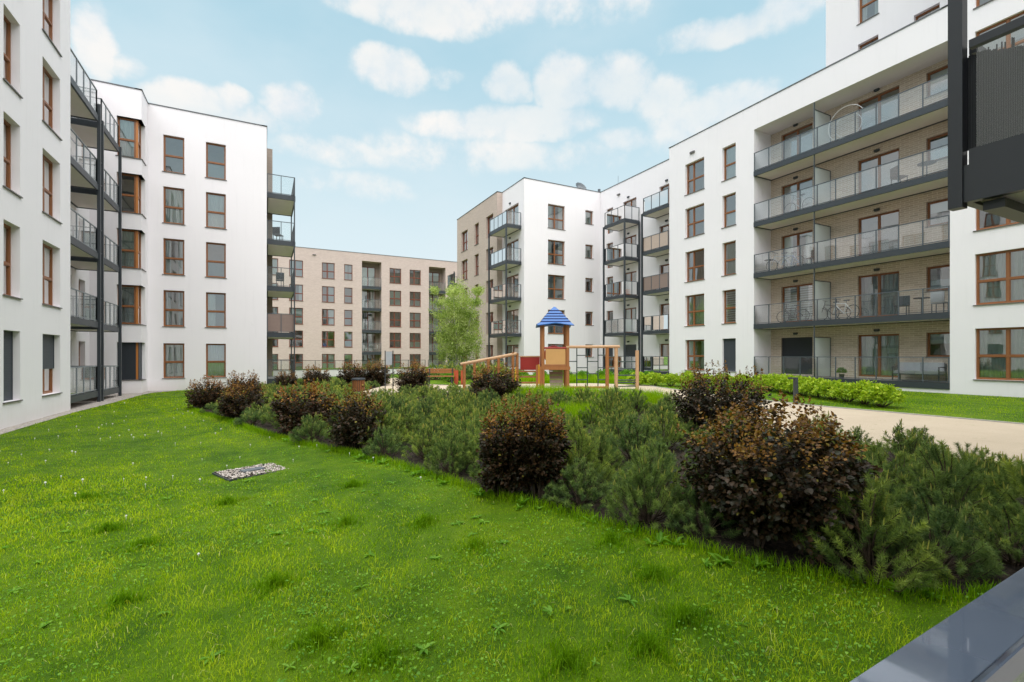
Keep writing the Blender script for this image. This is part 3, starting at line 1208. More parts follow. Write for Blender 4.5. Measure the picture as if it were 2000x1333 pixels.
# ------------------------------------------------------------------ right block with the brick loggias
def right_block():
    t = thing('apartment_building', 'long white block on the right with five tiers of brick lined balconies', 'apartment building', (24.6, 17.8, 0))
    P = [(24.6, 24.2), (24.6, 9.1), (38, 9.1), (38, 24.2)]
    E = polygon_edges(t, P, -.5, 16.05, WHITE)
    e = E[0]
    zb = [.97, 3.83, 6.71, 9.6, 12.42]
    da = [('sides', 2, 1), ('full', 2, 2), None, None, None]
    db = [None, ('blind', 0, 0), ('full', 0, 3), ('half', 0, 1), ('full', 0, 5)]
    for k in range(5):
        window(e, 22.80, 21.27, zb[k], RT[k] + .02, (.36,), (.46,), .2, dress=da[k])
        window(e, 19.93, 19.0, zb[k], RT[k] + .02, (), (.46,), .2, dress=db[k], shut=(1.0, SHUTTER) if k == 0 else None)
    r = e.recess(17.82, 9.1, .53, 14.66, 1.5, BRICK_LOG, skip='R')
    dd = [('gap', 2, 1), ('gap', 1, 2), None, None, None]
    for k in range(5):
        z = RZ[k]
        window(r, 17.2, 15.45, z + .08, RT[k], (.5,), (), .14, dress=('blind', 0, 0) if k == 1 else (('sides', 2, k) if k == 2 else None), sill=False, shut=(1.0, SHUTTER_DK) if k == 0 else None)
        window(r, 13.25, 11.5, z + .08, RT[k] + .02, (.5,), (), .14, dress=dd[k], sill=False)
        window(r, 10.48, 9.2, RT[k] - 1.06, RT[k] + .02, (.8,), (), .14, dress=('half', 3, k), sill=True)
        wall_lamp(r, 16.35, RT[k] + .22)
        wall_lamp(r, 12.4, RT[k] + .22)
        o = t.location
        gl = HAZYGLASS if k >= 2 else RAILGLASS
        b = balcony(t, 24.555, 26.09, 9.105, 17.815, z, [(24.6, 17.79), (24.6, 9.13)], .27, gl, .87, 1.05)
        # frosted divider between neighbours
        y = 14.5 - o.y
        m = MB()
        m.box(.02, .07, y - .02, y + .02, z, z + 2.3 if k == 0 else z + 2.6)
        m.box(.07, 1.40, y - .016, y + .016, z + 2.0, z + 2.04)
        m.box(1.40, 1.44, y - .02, y + .02, z, z + 2.04)
        m.build('divider_frame', STEEL2, b)
        p = MB().quad([(.07, y, z + .05), (1.40, y, z + .05), (1.40, y, z + 2.0), (.07, y, z + 2.0)]).build('divider_panel', [MILKGLASS], b)
    MB().box(.03, .07, 14.48 - 17.8, 14.52 - 17.8, .8, 14.65).build('support_post', STEEL2, t)
    r.finish()
    for q in E:
        q.finish()
    roof_and_cap(t, P, 16.05)
    m = MB()
    for y in np.arange(9.3, 17.1, .96):
        m.tube((.35, y - 17.8, 16.05), (.35, y - 17.8, 16.3), .02, 6)
    m.tube((.35, 9.2 - 17.8, 16.3), (.35, 17.1 - 17.8, 16.3), .022, 6)
    m.build('roof_rail', STEEL2, t)
    MB().box(-.10, -.001, 22.0 - 17.8, 22.35 - 17.8, 14.95, 15.07).build('vent', SILL, t)


right_block()


def tower_block():
    t = thing('apartment_building', 'tall white block at the right edge with wide four pane windows and an upper tower', 'apartment building', (24.57, 9.09, 0))
    P = [(24.57, 9.09), (24.57, -12), (38, -12), (38, 9.09)]
    E = polygon_edges(t, P, -.5, 26.0, WHITE)
    e = E[0]
    for k in range(8):
        z0 = .98 + 2.885 * k
        window(e, 8.32, 6.45, z0, z0 + 1.97, (.48,), (.46,), .13, dress=[('full', 2, 3), ('full', 2, 1), None, ('half', 3, 2)][min(k, 3)])
        if k < 6:
            window(e, 3.5, 1.6, z0, z0 + 1.97, (.48,), (.46,), .13)
    for q in E:
        q.finish()
    roof_and_cap(t, P, 26.0)
    P2 = [(27.6, 15.61), (27.6, 9.1), (38, 9.1), (38, 15.61)]
    E2 = polygon_edges(t, P2, 16.07, 26.0, WHITE)
    for z0 in (16.95, 19.2, 22.1):
        z1 = 18.15 if z0 < 17 else z0 + 2.0
        window(E2[0], 14.0, 13.06, z0, z1, (), (.46,), .2)
        window(E2[0], 11.57, 10.58, z0, z1, (), (.46,), .2)
    for q in E2:
        q.finish()
    roof_and_cap(t, P2, 26.0)


tower_block()


# ------------------------------------------------------------------ the block the photograph is taken from
def near_block():
    t = thing('apartment_building', 'block behind the viewpoint carrying the dark steel balcony at the upper right', 'apartment building', (5.5, -1.2, 0))
    P = [(-2.5, -12), (15, -12), (15, -1.2), (-2.5, -1.2)]
    E = polygon_edges(t, P, -.5, 15.6, WHITE)
    e = E[2]
    for k in range(5):
        z0 = .7 + 2.85 * k
        for (a, b) in ((.9, -.9), (5.0, 3.4), (9.0, 7.0), (13.2, 11.6)):
            window(e, a, b, z0 + .1, z0 + 2.2, (.5,), (.46,), .15)
    for q in E:
        q.finish()
    roof_and_cap(t, P, 15.6)
    o = t.location
    # balcony above and to the right of the viewpoint
    z = 3.56
    x0, x1, y0, y1 = 5.44, 9.2, -1.19, 1.95
    b = balcony(t, x0, x1, y0, y1, z, None, .32, steel=STEEL_D)
    m = MB()
    a, c = x0 - o.x, y1 - o.y
    m.box(a + .02, a + .08, -.0 + .01, c - .06, z + .005, z + .14)
    m.box(a + .02, a + .08, .01, c - .06, z + 1.02, z + 1.09)
    m.box(a + .14, x1 - o.x, c - .08, c - .02, z + .05, z + .14)
    m.box(a + .14, x1 - o.x, c - .08, c - .02, z + 1.02, z + 1.09)
    m.build('railing', STEEL_D, b)
    link('glass_panel', panel_mesh(3.0, .88, RAILGLASS), b, (a + .05, c - .1, z + .14), R(-90))
    link('glass_panel', panel_mesh(3.5, .88, RAILGLASS), b, (a + .15, c - .05, z + .14), 0)
    # reed mat tied behind the glass, its top edge worn
    m = MB()
    y = .05
    rr = random.Random(5)
    while y < c + .03:
        h = .86 - (abs(math.sin(y * 4.1)) * .12 if rr.random() < .5 else .02) - rr.random() * .02
        m.box(a + .085, a + .092, y, y + .0085, z + .15, z + .15 + h)
        y += .0105
    s = m.build('reed_screen', SCREEN, b)
    s['kind'] = 'stuff'
    MB().box(-.05, .05, -.05, .05, z - .36, 9.5).build('support_post', STEEL_D, t, (a + .03, c + .02, 0))
    # beam brackets under the slab
    m = MB()
    m.box(a + .12, x1 - o.x, c - .26, c - .12, z - .40, z - .322)
    m.build('bracket', STEEL_D, t)
    # own balcony: slab and rail, seen at the lower right
    zf = .62
    MB().box(-1.6 - o.x, 3.4 - o.x, .01, 1.60, zf - .25, zf).build('balcony_slab', [DECK], t)
    return t


STEEL_D = simple('dark_painted_steel', (.016, .018, .023), .38, .5, 0, .15)
SCREEN = simple('dark_reed_screen', (.010, .011, .014), .6, .3, 0, .3, 60)
RAILM, _g, _o = new_mat('glossy_grey_rail')
_tc = _g.n('ShaderNodeTexCoord').outputs['Object']
_b = principled(_g, _o, _g.mix(_g.noise(_tc, 8, 5), (.12, .15, .205), (.165, .20, .26)), _g.sstep(_g.noise(_tc, 14, 6, .7), .3, .8, .03, .12), .5, .35)
_b.inputs['Coat Weight'].default_value = 1.0
_b.inputs['Coat Roughness'].default_value = .03
near_block()


def own_railing():
    t = thing('balcony_railing', 'glossy grey metal balcony handrail in the lower right foreground', 'railing', (.96, .31, .62), R(2.6))
    bm = bmesh.new()
    bmesh.ops.create_cube(bm, size=1.0)
    for v in bm.verts:
        v.co = Vector((v.co.x * 4.4 + .4, v.co.y * .084, v.co.z * .045 + .8575))
    bmesh.ops.bevel(bm, geom=bm.edges[:], offset=.006, segments=3, affect='EDGES')
    me = bpy.data.meshes.new('handrail')
    bm.to_mesh(me)
    bm.free()
    me.materials.append(RAILM)
    link('handrail', me, t)
    for x in (-1.5, -.55, .42, 1.38, 2.3):
        MB().box(x - .03, x + .03, -.025, .025, -.15, .834).build('rail_post', STEEL2, t)
    for x in (-1.5, -.55, .42, 1.38):
        link('glass_panel', panel_mesh(.87, .72, HAZYGLASS), t, (x + .04, 0, .06))


own_railing()

# ------------------------------------------------------------------ plants
def unit(v):
    return v / np.maximum(np.linalg.norm(v, axis=1, keepdims=True), 1e-9)


def leaf_arrays(P, A, N, L, W, droop=.18, fold=.12):
    """six-cornered folded leaves: P base, A axis, N face normal"""
    A = unit(A)
    S = unit(np.cross(A, N))
    N = np.cross(S, A)
    L = L[:, None]
    W = W[:, None]
    v = np.stack([P,
                  P + A * L * .30 + S * W * .50 + N * W * fold,
                  P + A * L * .68 + S * W * .40 + N * W * fold - N * L * droop * .3,
                  P + A * L - N * L * droop,
                  P + A * L * .68 - S * W * .40 + N * W * fold - N * L * droop * .3,
                  P + A * L * .30 - S * W * .50 + N * W * fold], 1)
    n = len(P)
    b = (np.arange(n) * 6)[:, None]
    F = np.concatenate([b + np.array([[0, 1, 2, 3]]), b + np.array([[0, 3, 4, 5]])])
    return v.reshape(-1, 3), F


def quad_leaves(P, A, N, L, W):
    A = unit(A)
    S = unit(np.cross(A, N))
    L, W = L[:, None], W[:, None]
    v = np.stack([P, P + A * L * .5 + S * W * .5, P + A * L, P + A * L * .5 - S * W * .5], 1)
    b = (np.arange(len(P)) * 4)[:, None]
    return v.reshape(-1, 3), b + np.array([[0, 1, 2, 3]])


BURG = leafmat('burgundy_leaf', [(0.0, (.026, .032, .014)), (.16, (.028, .019, .010)), (.45, (.074, .038, .018)), (.66, (.085, .038, .014)), (.86, (.29, .125, .018)), (1.0, (.26, .22, .04))], .5, .22, .26, ((.9, 1.0, .95), (1.3, 1.12, .95)))
TWIG = simple('brown_twig', (.07, .05, .035), .8, .2, 0, .3, 20)
PINE = leafmat('pine_needle', [(0.0, (.055, .098, .042)), (.4, (.14, .205, .08)), (.8, (.26, .335, .105)), (.9, (.32, .32, .11)), (1.0, (.46, .36, .19))], .6, .38, .12, ((.95, 1.0, .90), (1.60, 1.45, .85)))
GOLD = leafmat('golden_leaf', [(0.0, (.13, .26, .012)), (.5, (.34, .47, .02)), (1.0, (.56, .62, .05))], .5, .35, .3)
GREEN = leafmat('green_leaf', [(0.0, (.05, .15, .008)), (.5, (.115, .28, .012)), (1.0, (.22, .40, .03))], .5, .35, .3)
BIRCHL = leafmat('birch_leaf', [(0.0, (.12, .20, .03)), (.45, (.29, .39, .07)), (1.0, (.56, .62, .26))], .5, .4, .3)
BARK_W = woodmat('birch_bark', (.42, .40, .36), .8, (5, 5, 30), .5)
PUFF = simple('dandelion_seed', (.72, .72, .68), .9)


def ninebark(seed, h, w, shoots, per, L, base=.22):
    r = np.random.default_rng(seed)
    th = r.uniform(0, 2 * np.pi, shoots)
    ph = np.arccos(r.uniform(-.80, 1, shoots))
    lump = 1 + .10 * np.sin(3 * th + seed) + .08 * np.sin(5 * th + 2 * ph) + r.normal(0, .07, shoots)
    rad = np.sin(ph) ** np.where(ph > np.pi / 2, .45, .8) * w / 2 * lump
    ex = np.stack([rad * np.cos(th), rad * np.sin(th), h * (.50 + .47 * np.cos(ph) * lump)], 1)
    b0 = np.stack([np.cos(th) * base * w / 2 * r.random(shoots), np.sin(th) * base * w / 2 * r.random(shoots), np.zeros(shoots)], 1)
    mid = b0 * .5 + ex * .5
    mid[:, 2] += .14 * h
    mid[:, :2] *= .72
    t = np.linspace(.28, 1.0, per)[None, :, None] * np.ones((shoots, 1, 1))
    t = np.clip(t + r.normal(0, .02, t.shape), .3, 1.02)
    C = (1 - t) ** 2 * b0[:, None] + 2 * t * (1 - t) * mid[:, None] + t * t * ex[:, None]
    D = 2 * (1 - t) * (mid - b0)[:, None] + 2 * t * (ex - mid)[:, None]
    top = (np.cos(ph) > .34) & (r.random(shoots) < .85)
    tt = t[..., 0]
    C = C.reshape(-1, 3)
    D = unit(D.reshape(-1, 3))
    n = len(C)
    out = np.repeat(unit(ex * np.array([1, 1, .3])), per, 0)
    ang = r.uniform(0, 2 * np.pi, n)
    e1 = unit(np.cross(D, np.array([.3, .2, 1.0])))
    e2 = np.cross(D, e1)
    side = e1 * np.cos(ang)[:, None] + e2 * np.sin(ang)[:, None]
    A = side * .8 + D * .35 + out * .45 + r.normal(0, .2, (n, 3))
    N = np.array([0, 0, 1.0]) * .8 + out * .6 + r.normal(0, .35, (n, 3))
    tip = (tt > .80).ravel() & np.repeat(top, per)
    ll = L * r.uniform(.65, 1.25, n) * np.where(tip, .68, 1)
    V, F = leaf_arrays(C + side * .025, A, N, ll, ll * r.uniform(.7, .95, n))
    young = tip | (((C[:, 2] + r.normal(0, .05, n) * h) > h * .80) & (r.random(n) < .75))
    tint = np.where(young, r.uniform(.62, .96, n), r.uniform(0.0, .5, n) ** 1.15)
    tint = np.where(~young & (r.random(n) < .010), 1.0, tint)
    # upright young shoots standing proud of the crown
    kk = max(10, shoots // 9)
    cand = np.argsort(-ex[:, 2] + r.normal(0, .12 * h, shoots))[:kk]
    sp_p, sp_a, sp_n, sp_l = [], [], [], []
    for i in cand:
        ht = r.uniform(.03, .09)
        lean = np.array([ex[i, 0], ex[i, 1], 0]) * .25
        for q in range(9):
            f = q / 8
            aa = r.uniform(0, 6.28)
            d_ = np.array([math.cos(aa), math.sin(aa), .55 + f])
            sp_p.append(ex[i] + (np.array([0, 0, 1.0]) + lean) * ht * f)
            sp_a.append(d_)
            sp_n.append(np.array([-math.cos(aa), -math.sin(aa), 1.2]))
            sp_l.append(L * (.85 - .4 * f) * r.uniform(.8, 1.2))
    sp_l = np.array(sp_l)
    V2, F2 = leaf_arrays(np.array(sp_p), np.array(sp_a), np.array(sp_n), sp_l, sp_l * .7)
    F = np.concatenate([F, F2 + len(V)])
    V = np.concatenate([V, V2])
    tint = np.concatenate([tint, r.uniform(.66, .96, len(sp_l))])
    leaf = np_mesh('foliage', V, [F], BURG, np.repeat(tint, 6))
    m = MB()
    for i in range(0, shoots, max(1, shoots // 34)):
        p = [b0[i] * (1 - s) ** 2 + 2 * s * (1 - s) * mid[i] + s * s * ex[i] for s in (0, .3, .6, .9)]
        m.tube(p[0], p[1], .011, 5, 0, .009)
        m.tube(p[1], p[2], .009, 4, 0, .006)
        m.tube(p[2], p[3], .006, 4, 0, .003)
    return leaf, m.mesh('stems', [TWIG])


def pine_mesh(seed, h, w, shoots, needles, nl, nw):
    r = np.random.default_rng(seed)
    th = r.uniform(0, 2 * np.pi, shoots)
    q = np.sqrt(r.uniform(0, 1, shoots))
    hh = h * (1 - .72 * q ** 1.8) * r.uniform(.45, 1.06, shoots)
    tip = np.stack([q * w / 2 * np.cos(th), q * w / 2 * np.sin(th), np.maximum(hh, .12)], 1)
    out = np.stack([np.cos(th), np.sin(th), np.zeros(shoots)], 1)
    D = unit(np.array([0, 0, 1.0]) + out * (q[:, None] * 1.25) + r.normal(0, .24, (shoots, 3)))
    ln = r.uniform(.15, .27, shoots) * min(1, .35 + h)
    P0 = tip - D * ln[:, None]
    P0[:, 2] = np.maximum(P0[:, 2], .03)
    s = r.random((shoots, needles)) ** .6
    C = P0[:, None] + (tip - P0)[:, None] * s[..., None]
    n = shoots * needles
    C = C.reshape(-1, 3)
    DD = np.repeat(D, needles, 0)
    a = r.uniform(0, 2 * np.pi, n)
    e1 = unit(np.cross(DD, np.array([.31, .17, .9])))
    e2 = np.cross(DD, e1)
    side = e1 * np.cos(a)[:, None] + e2 * np.sin(a)[:, None]
    A = unit(side * r.uniform(.65, 1.0, n)[:, None] + DD * r.uniform(.25, .9, n)[:, None])
    L = nl * r.uniform(.7, 1.2, n)
    S = unit(np.cross(A, r.normal(0, 1, (n, 3))))
    hw = nw * .5
    V = np.stack([C - S * hw, C + S * hw, C + A * L[:, None]], 1).reshape(-1, 3)
    F = (np.arange(n) * 3)[:, None] + np.array([[0, 1, 2]])
    shade = np.repeat(r.uniform(.05, .62, shoots), needles) + .22 * (s.ravel() - .5)
    tint = np.repeat(np.clip(shade + r.normal(0, .12, n), 0, .82), 3)
    # upright spring candles on the outer shoots
    cn = np.where((tip[:, 2] > h * .42) & (r.random(shoots) < .5) & (q < .75))[0]
    vv, ff, tc = [V], [F], [tint]
    base = len(V)
    cv, cf = [], []
    for i in cn:
        d = unit((np.array([[0, 0, 1.0]]) + D[i:i + 1] * .35))[0]
        for k in range(1 if r.random() < .6 else 2):
            o = tip[i] + r.normal(0, .012, 3) * (k > 0)
            cl = r.uniform(.03, .085)
            rr = max(.0045, nw * 1.1)
            b = base + len(cv)
            for zz, f in ((0, .8), (.55, 1.0), (1, .35)):
                for j in range(4):
                    u = j * np.pi / 2
                    cv.append(o + d * cl * zz + np.array([np.cos(u), np.sin(u), 0]) * rr * f)
            for lv in (0, 4):
                for j in range(4):
                    cf.append((b + lv + j, b + lv + (j + 1) % 4, b + lv + 4 + (j + 1) % 4, b + lv + 4 + j))
    Fs = [F]
    if cv:
        vv.append(np.array(cv))
        tc.append(r.uniform(.80, .97, len(cv)))
        Fs.append(np.array(cf))
    fol = np_mesh('foliage', np.concatenate(vv), Fs, PINE, np.concatenate(tc))
    m = MB()
    for i in range(0, shoots, 2):
        b = Vector((r.normal(0, .03), r.normal(0, .03), 0))
        p = Vector(P0[i])
        k = b.lerp(p, .55) + Vector((0, 0, -.05 * h))
        m.tube(b, k, .012, 4, 0, .009)
        m.tube(k, p, .009, 4, 0, .006)
        m.tube(p, Vector(tip[i]), .006, 3, 0, .004)
    return fol, m.mesh('stems', [TWIG])


def dome_bush(seed, h, w, n, L, mat):
    r = np.random.default_rng(seed)
    th = r.uniform(0, 2 * np.pi, n)
    ph = np.arccos(r.uniform(-.1, 1, n))
    lump = 1 + .13 * np.sin(4 * th + seed) * np.sin(3 * ph) + .08 * np.sin(9 * th + 5 * ph)
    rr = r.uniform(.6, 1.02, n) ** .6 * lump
    d = np.stack([np.sin(ph) * np.cos(th), np.sin(ph) * np.sin(th), np.cos(ph)], 1)
    P = d * rr[:, None] * np.array([w / 2, w / 2, h * .62]) + np.array([0, 0, h * .36])
    P[:, 2] = np.maximum(P[:, 2], .02)
    A = d * .7 + r.normal(0, .45, (n, 3)) + np.array([0, 0, .25])
    N = d + np.array([0, 0, .8]) + r.normal(0, .3, (n, 3))
    ll = L * r.uniform(.6, 1.25, n)
    V, F = leaf_arrays(P, A, N, ll, ll * .62)
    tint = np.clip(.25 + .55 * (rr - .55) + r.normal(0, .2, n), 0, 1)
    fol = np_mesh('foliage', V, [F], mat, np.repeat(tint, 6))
    m = MB()
    for i in range(0, n, max(1, n // 26)):
        m.tube((P[i][0] * .12, P[i][1] * .12, 0), tuple(P[i] * .92), .008, 4, 0, .003)
    return fol, m.mesh('stems', [TWIG])


def plant(name, label, cat, meshes, x, y, rz=0.0, sc=(1, 1, 1), group=None):
    t = thing(name, label, cat, (x, y, float(gz_np(np.array([x]))[0])), rz, group)
    t.scale = sc
    link('foliage', meshes[0], t)
    link('stems', meshes[1], t)
    return t


# purple ninebarks: x, y, height, width, label
NB = [(4.15, 2.80, 1.24, 1.60, 'largest burgundy leaved shrub in the right foreground with orange new shoots'),
      (2.67, 5.37, 1.17, .74, 'narrow burgundy shrub by the lawn edge, left one of the touching pair'),
      (3.02, 5.08, 1.19, .76, 'narrow burgundy shrub by the lawn edge, right one of the touching pair'),
      (7.75, 6.35, 1.38, 1.65, 'broad burgundy shrub standing in front of the golden hedge and dark path light'),
      (1.63, 9.63, 1.13, 1.08, 'burgundy shrub with orange top next to the gravel drain patch in the lawn'),
      (.82, 12.3, 1.22, 1.35, 'wide burgundy shrub on the lawn edge between the drain and the white wall'),
      (-.56, 16.28, 1.08, 1.25, 'second burgundy shrub from the left end of the planting bed'),
      (-1.84, 20.31, 1.10, 1.2, 'leftmost burgundy shrub at the far tip of the bed beside the lawn'),
      (-.68, 21.74, 1.26, 1.22, 'burgundy shrub below the white wall behind the leftmost pair'),
      (6.85, 14.47, 1.28, 1.62, 'dark round burgundy shrub in front of the sloping play ramp'),
      (5.73, 20.45, 1.33, 1.42, 'round burgundy shrub standing alone beside the sandy path and bench'),
      (2.41, 26.9, 1.25, 1.35, 'distant burgundy shrub in front of the terrace fence, left of three'),
      (4.26, 27.07, 1.33, 1.5, 'distant burgundy shrub in front of the terrace fence, middle of three'),
      (5.35, 26.1, 1.33, 1.5, 'distant burgundy shrub by the notice board, right of three'),
      (1.07, 27.59, 1.05, 1.0, 'small burgundy shrub next to the lowest corner balcony')]
NBN = ['the largest burgundy shrub', 'the left touching burgundy shrub', 'the right touching burgundy shrub', 'the burgundy shrub before the hedge',
       'the burgundy shrub by the drain', 'the wide lawn edge burgundy shrub', 'the second burgundy shrub from left', 'the leftmost burgundy shrub',
       'the burgundy shrub under the wall', 'the round burgundy shrub at the ramp', 'the burgundy shrub near the bench', 'the left distant burgundy shrub',
       'the middle distant burgundy shrub', 'the distant burgundy shrub by the board', 'the small burgundy shrub by the balcony']
near_nb = [ninebark(21, 1.22, 1.46, 460, 56, .046, .75), ninebark(22, 1.17, .64, 200, 46, .043, .5), ninebark(23, 1.19, .66, 200, 46, .043, .5), ninebark(24, 1.38, 1.65, 280, 46, .052, .5)]
mid_nb = [ninebark(31, 1.15, 1.2, 220, 36, .054, .5), ninebark(32, 1.15, 1.2, 220, 36, .054, .5), ninebark(33, 1.15, 1.2, 210, 36, .056, .5)]
for i, (x, y, h, w, lab) in enumerate(NB):
    if i < 4:
        plant('ninebark_shrub', lab, 'shrub', near_nb[i], x, y, 0.0, (1, 1, 1), 'burgundy shrubs in the planting bed')
    else:
        plant('ninebark_shrub', lab, 'shrub', mid_nb[i % 3], x, y, i * 1.7, (w / 1.2, w / 1.2, h / 1.15), 'burgundy shrubs in the planting bed')

# dwarf pines filling the bed
near_p = [pine_mesh(40 + i, .74, 1.02, 120, 150, .056, .0048) for i in range(4)]
mid_p = [pine_mesh(50 + i, .64, 1.0, 95, 70, .062, .0085) for i in range(3)]
far_p = [pine_mesh(60 + i, .52, 1.05, 64, 36, .075, .016) for i in range(3)]
TALLG = [(7.0, 13.2), (7.4, 16.3), (9.0, 14.9), (10.75, 12.4), (10.9, 10.7), (9.4, 9.7), (8.6, 11.0)]
TALLG2 = [(5.6, 9.0), (6.6, 10.4), (7.4, 9.6), (6.6, 8.6)]
pts = []
rp = random.Random(17)
edge_in = [(x, y) for x, y in BED]


def edge_dist(x, y):
    best = 9e9
    n = len(BED)
    for i in range(n):
        ax, ay = BED[i]
        bx, by = BED[(i + 1) % n]
        L2 = (bx - ax) ** 2 + (by - ay) ** 2
        t = max(0, min(1, ((x - ax) * (bx - ax) + (y - ay) * (by - ay)) / L2))
        best = min(best, math.hypot(x - ax - t * (bx - ax), y - ay - t * (by - ay)))
    return best


for _ in range(26000):
    x, y = rp.uniform(-2.6, 11.8), rp.uniform(.6, 31)
    d0 = math.hypot(x, y)
    if not inside(BED, np.array([x]), np.array([y]))[0]:
        continue
    if inside(TALLG, np.array([x]), np.array([y]))[0] or inside(TALLG2, np.array([x]), np.array([y]))[0]:
        continue
    if edge_dist(x, y) < .17:
        continue
    if y < 1.15 and x < 4.6:
        continue
    if any(math.hypot(x - b[0], y - b[1]) < .30 * b[3] + .12 for b in NB):
        continue
    sp = .50 if d0 < 5.5 else .62 if d0 < 9 else (.70 if d0 < 16 else .85)
    if any((x - p[0]) ** 2 + (y - p[1]) ** 2 < sp * sp for p in pts):
        continue
    pts.append((x, y))
pts.sort(key=lambda p: p[0] ** 2 + p[1] ** 2)
pts = pts[:292]
same = {}
for i, (x, y) in enumerate(pts):
    d0 = math.hypot(x, y)
    if d0 < 7.5:
        me, sc = near_p[i % 4], rp.uniform(.66, 1.15)
    elif d0 < 14:
        me, sc = mid_p[i % 3], rp.uniform(.66, 1.2)
    else:
        me, sc = far_p[i % 3], rp.uniform(.66, 1.1)
    k = min(range(len(NB)), key=lambda q: (NB[q][0] - x) ** 2 + (NB[q][1] - y) ** 2)
    ddx, ddy = x - NB[k][0], y - NB[k][1]
    fwd, rgt = ddx * math.sin(TH) + ddy * math.cos(TH), ddx * math.cos(TH) - ddy * math.sin(TH)
    far_ = math.hypot(ddx, ddy) > 1.6
    if abs(fwd) > abs(rgt):
        wh = ('well behind' if far_ else 'close behind') if fwd > 0 else ('some way before' if far_ else 'right in front of')
    else:
        wh = ('further right of' if far_ else 'just right of') if rgt > 0 else ('further left of' if far_ else 'just left of')
    kind_ = 'lawn edge dwarf pine' if edge_dist(x, y) < .6 and x < 5 else ('dwarf pine by the sand' if edge_dist(x, y) < .6 else ('tall candled dwarf pine' if sc > 1.0 else 'low dwarf pine'))
    lab, grp = kind_ + ' ' + wh + ' ' + NBN[k], 'dwarf pines in the planting bed'
    if edge_dist(x, y) < .6:
        sc = min(sc, .92)
    if x > 6.5 and y < 9:
        sc *= .76
    po = plant('dwarf_pine', lab, 'pine shrub', me, x, y, rp.uniform(0, 6.28), (sc, sc, sc * rp.uniform(.86, 1.12)), grp)
    same.setdefault(lab, []).append(po)
for lab, os_ in same.items():
    if len(os_) > 1:      # several answer to it: tell them apart by how near they stand
        for po, w_ in zip(os_, ('nearest', 'second nearest', 'third nearest', 'fourth nearest', 'fifth nearest', 'sixth nearest', 'seventh nearest', 'eighth nearest', 'ninth nearest', 'tenth nearest', 'eleventh nearest', 'twelfth nearest', 'farthest')):
            po['label'] = w_ + ' ' + lab
PB = [(10.2, 27.5), (11.2, 28.6), (12.3, 29.3), (13.1, 30.2), (10.9, 30), (9.7, 29), (13.6, 28.5), (12.0, 27.3), (14.4, 30.4), (11.6, 26.0), (13.0, 26.6)]
for i, (x, y) in enumerate(PB):
    plant('dwarf_pine', ['nearest', 'second nearest', 'third nearest', 'fourth nearest', 'fifth nearest', 'sixth nearest', 'seventh nearest', 'eighth nearest', 'ninth nearest', 'tenth nearest', 'farthest'][sorted(range(11), key=lambda q: PB[q][0] ** 2 + PB[q][1] ** 2).index(i)] + ' dark dwarf pine under the birch beyond the sand', 'pine shrub', far_p[i % 3], x, y, i * 2.1, (1.7, 1.7, 2.2), 'dwarf pines under the birch')

# golden hedge shrubs along the right hand lawn
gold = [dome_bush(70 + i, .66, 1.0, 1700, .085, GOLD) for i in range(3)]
row = [(17.0, 18.9), (17.55, 18.3), (18.1, 17.7), (18.55, 17.0), (18.9, 16.3), (19.3, 15.6), (19.75, 14.9), (19.9, 14.1),
       (19.55, 13.4), (19.1, 12.65), (18.65, 11.9), (18.25, 11.15), (17.85, 10.4), (17.45, 9.65), (17.05, 8.95), (16.65, 8.25), (16.25, 7.6)]
for i, (x, y) in enumerate(row):
    far = i < 7
    od = ['first', 'second', 'third', 'fourth', 'fifth', 'sixth', 'seventh', 'eighth', 'ninth', 'tenth']
    lab = ('yellow green shrub in the far hedge below the white wall, ' + od[i] + ' from its left end') if far else ('bright yellow green hedge shrub before the loggias, ' + od[16 - i] + ' from the right end')
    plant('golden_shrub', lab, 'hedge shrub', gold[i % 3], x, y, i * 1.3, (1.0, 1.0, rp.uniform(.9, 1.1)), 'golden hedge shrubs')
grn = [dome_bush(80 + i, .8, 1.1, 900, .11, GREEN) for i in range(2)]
GX = [C_ - S_ for C_, S_ in [(.8883 * a / (.4593 * a + .8883 * b), .4593 * b / (.4593 * a + .8883 * b)) for a, b in ((13.2, 24.6), (14.4, 24.2), (15.6, 23.8), (16.7, 23.2), (17.8, 22.6), (18.8, 21.7), (19.6, 20.8), (12.1, 25.2), (9.5, 26.3))]]
for i, (x, y, s) in enumerate([(13.2, 24.6, 1), (14.4, 24.2, .9), (15.6, 23.8, 1.1), (16.7, 23.2, .9), (17.8, 22.6, 1), (18.8, 21.7, 1), (19.6, 20.8, .9), (12.1, 25.2, .8), (9.5, 26.3, .8)]):
    plant('green_shrub', ['first', 'second', 'third', 'fourth', 'fifth', 'sixth', 'seventh', 'eighth', 'ninth'][sorted(range(9), key=lambda q: GX[q]).index(i)] + ' mid green shrub from the left behind the play equipment', 'shrub', grn[i % 2], x, y, i * 2.0, (s, s, s * .85), 'green shrubs behind the playground')


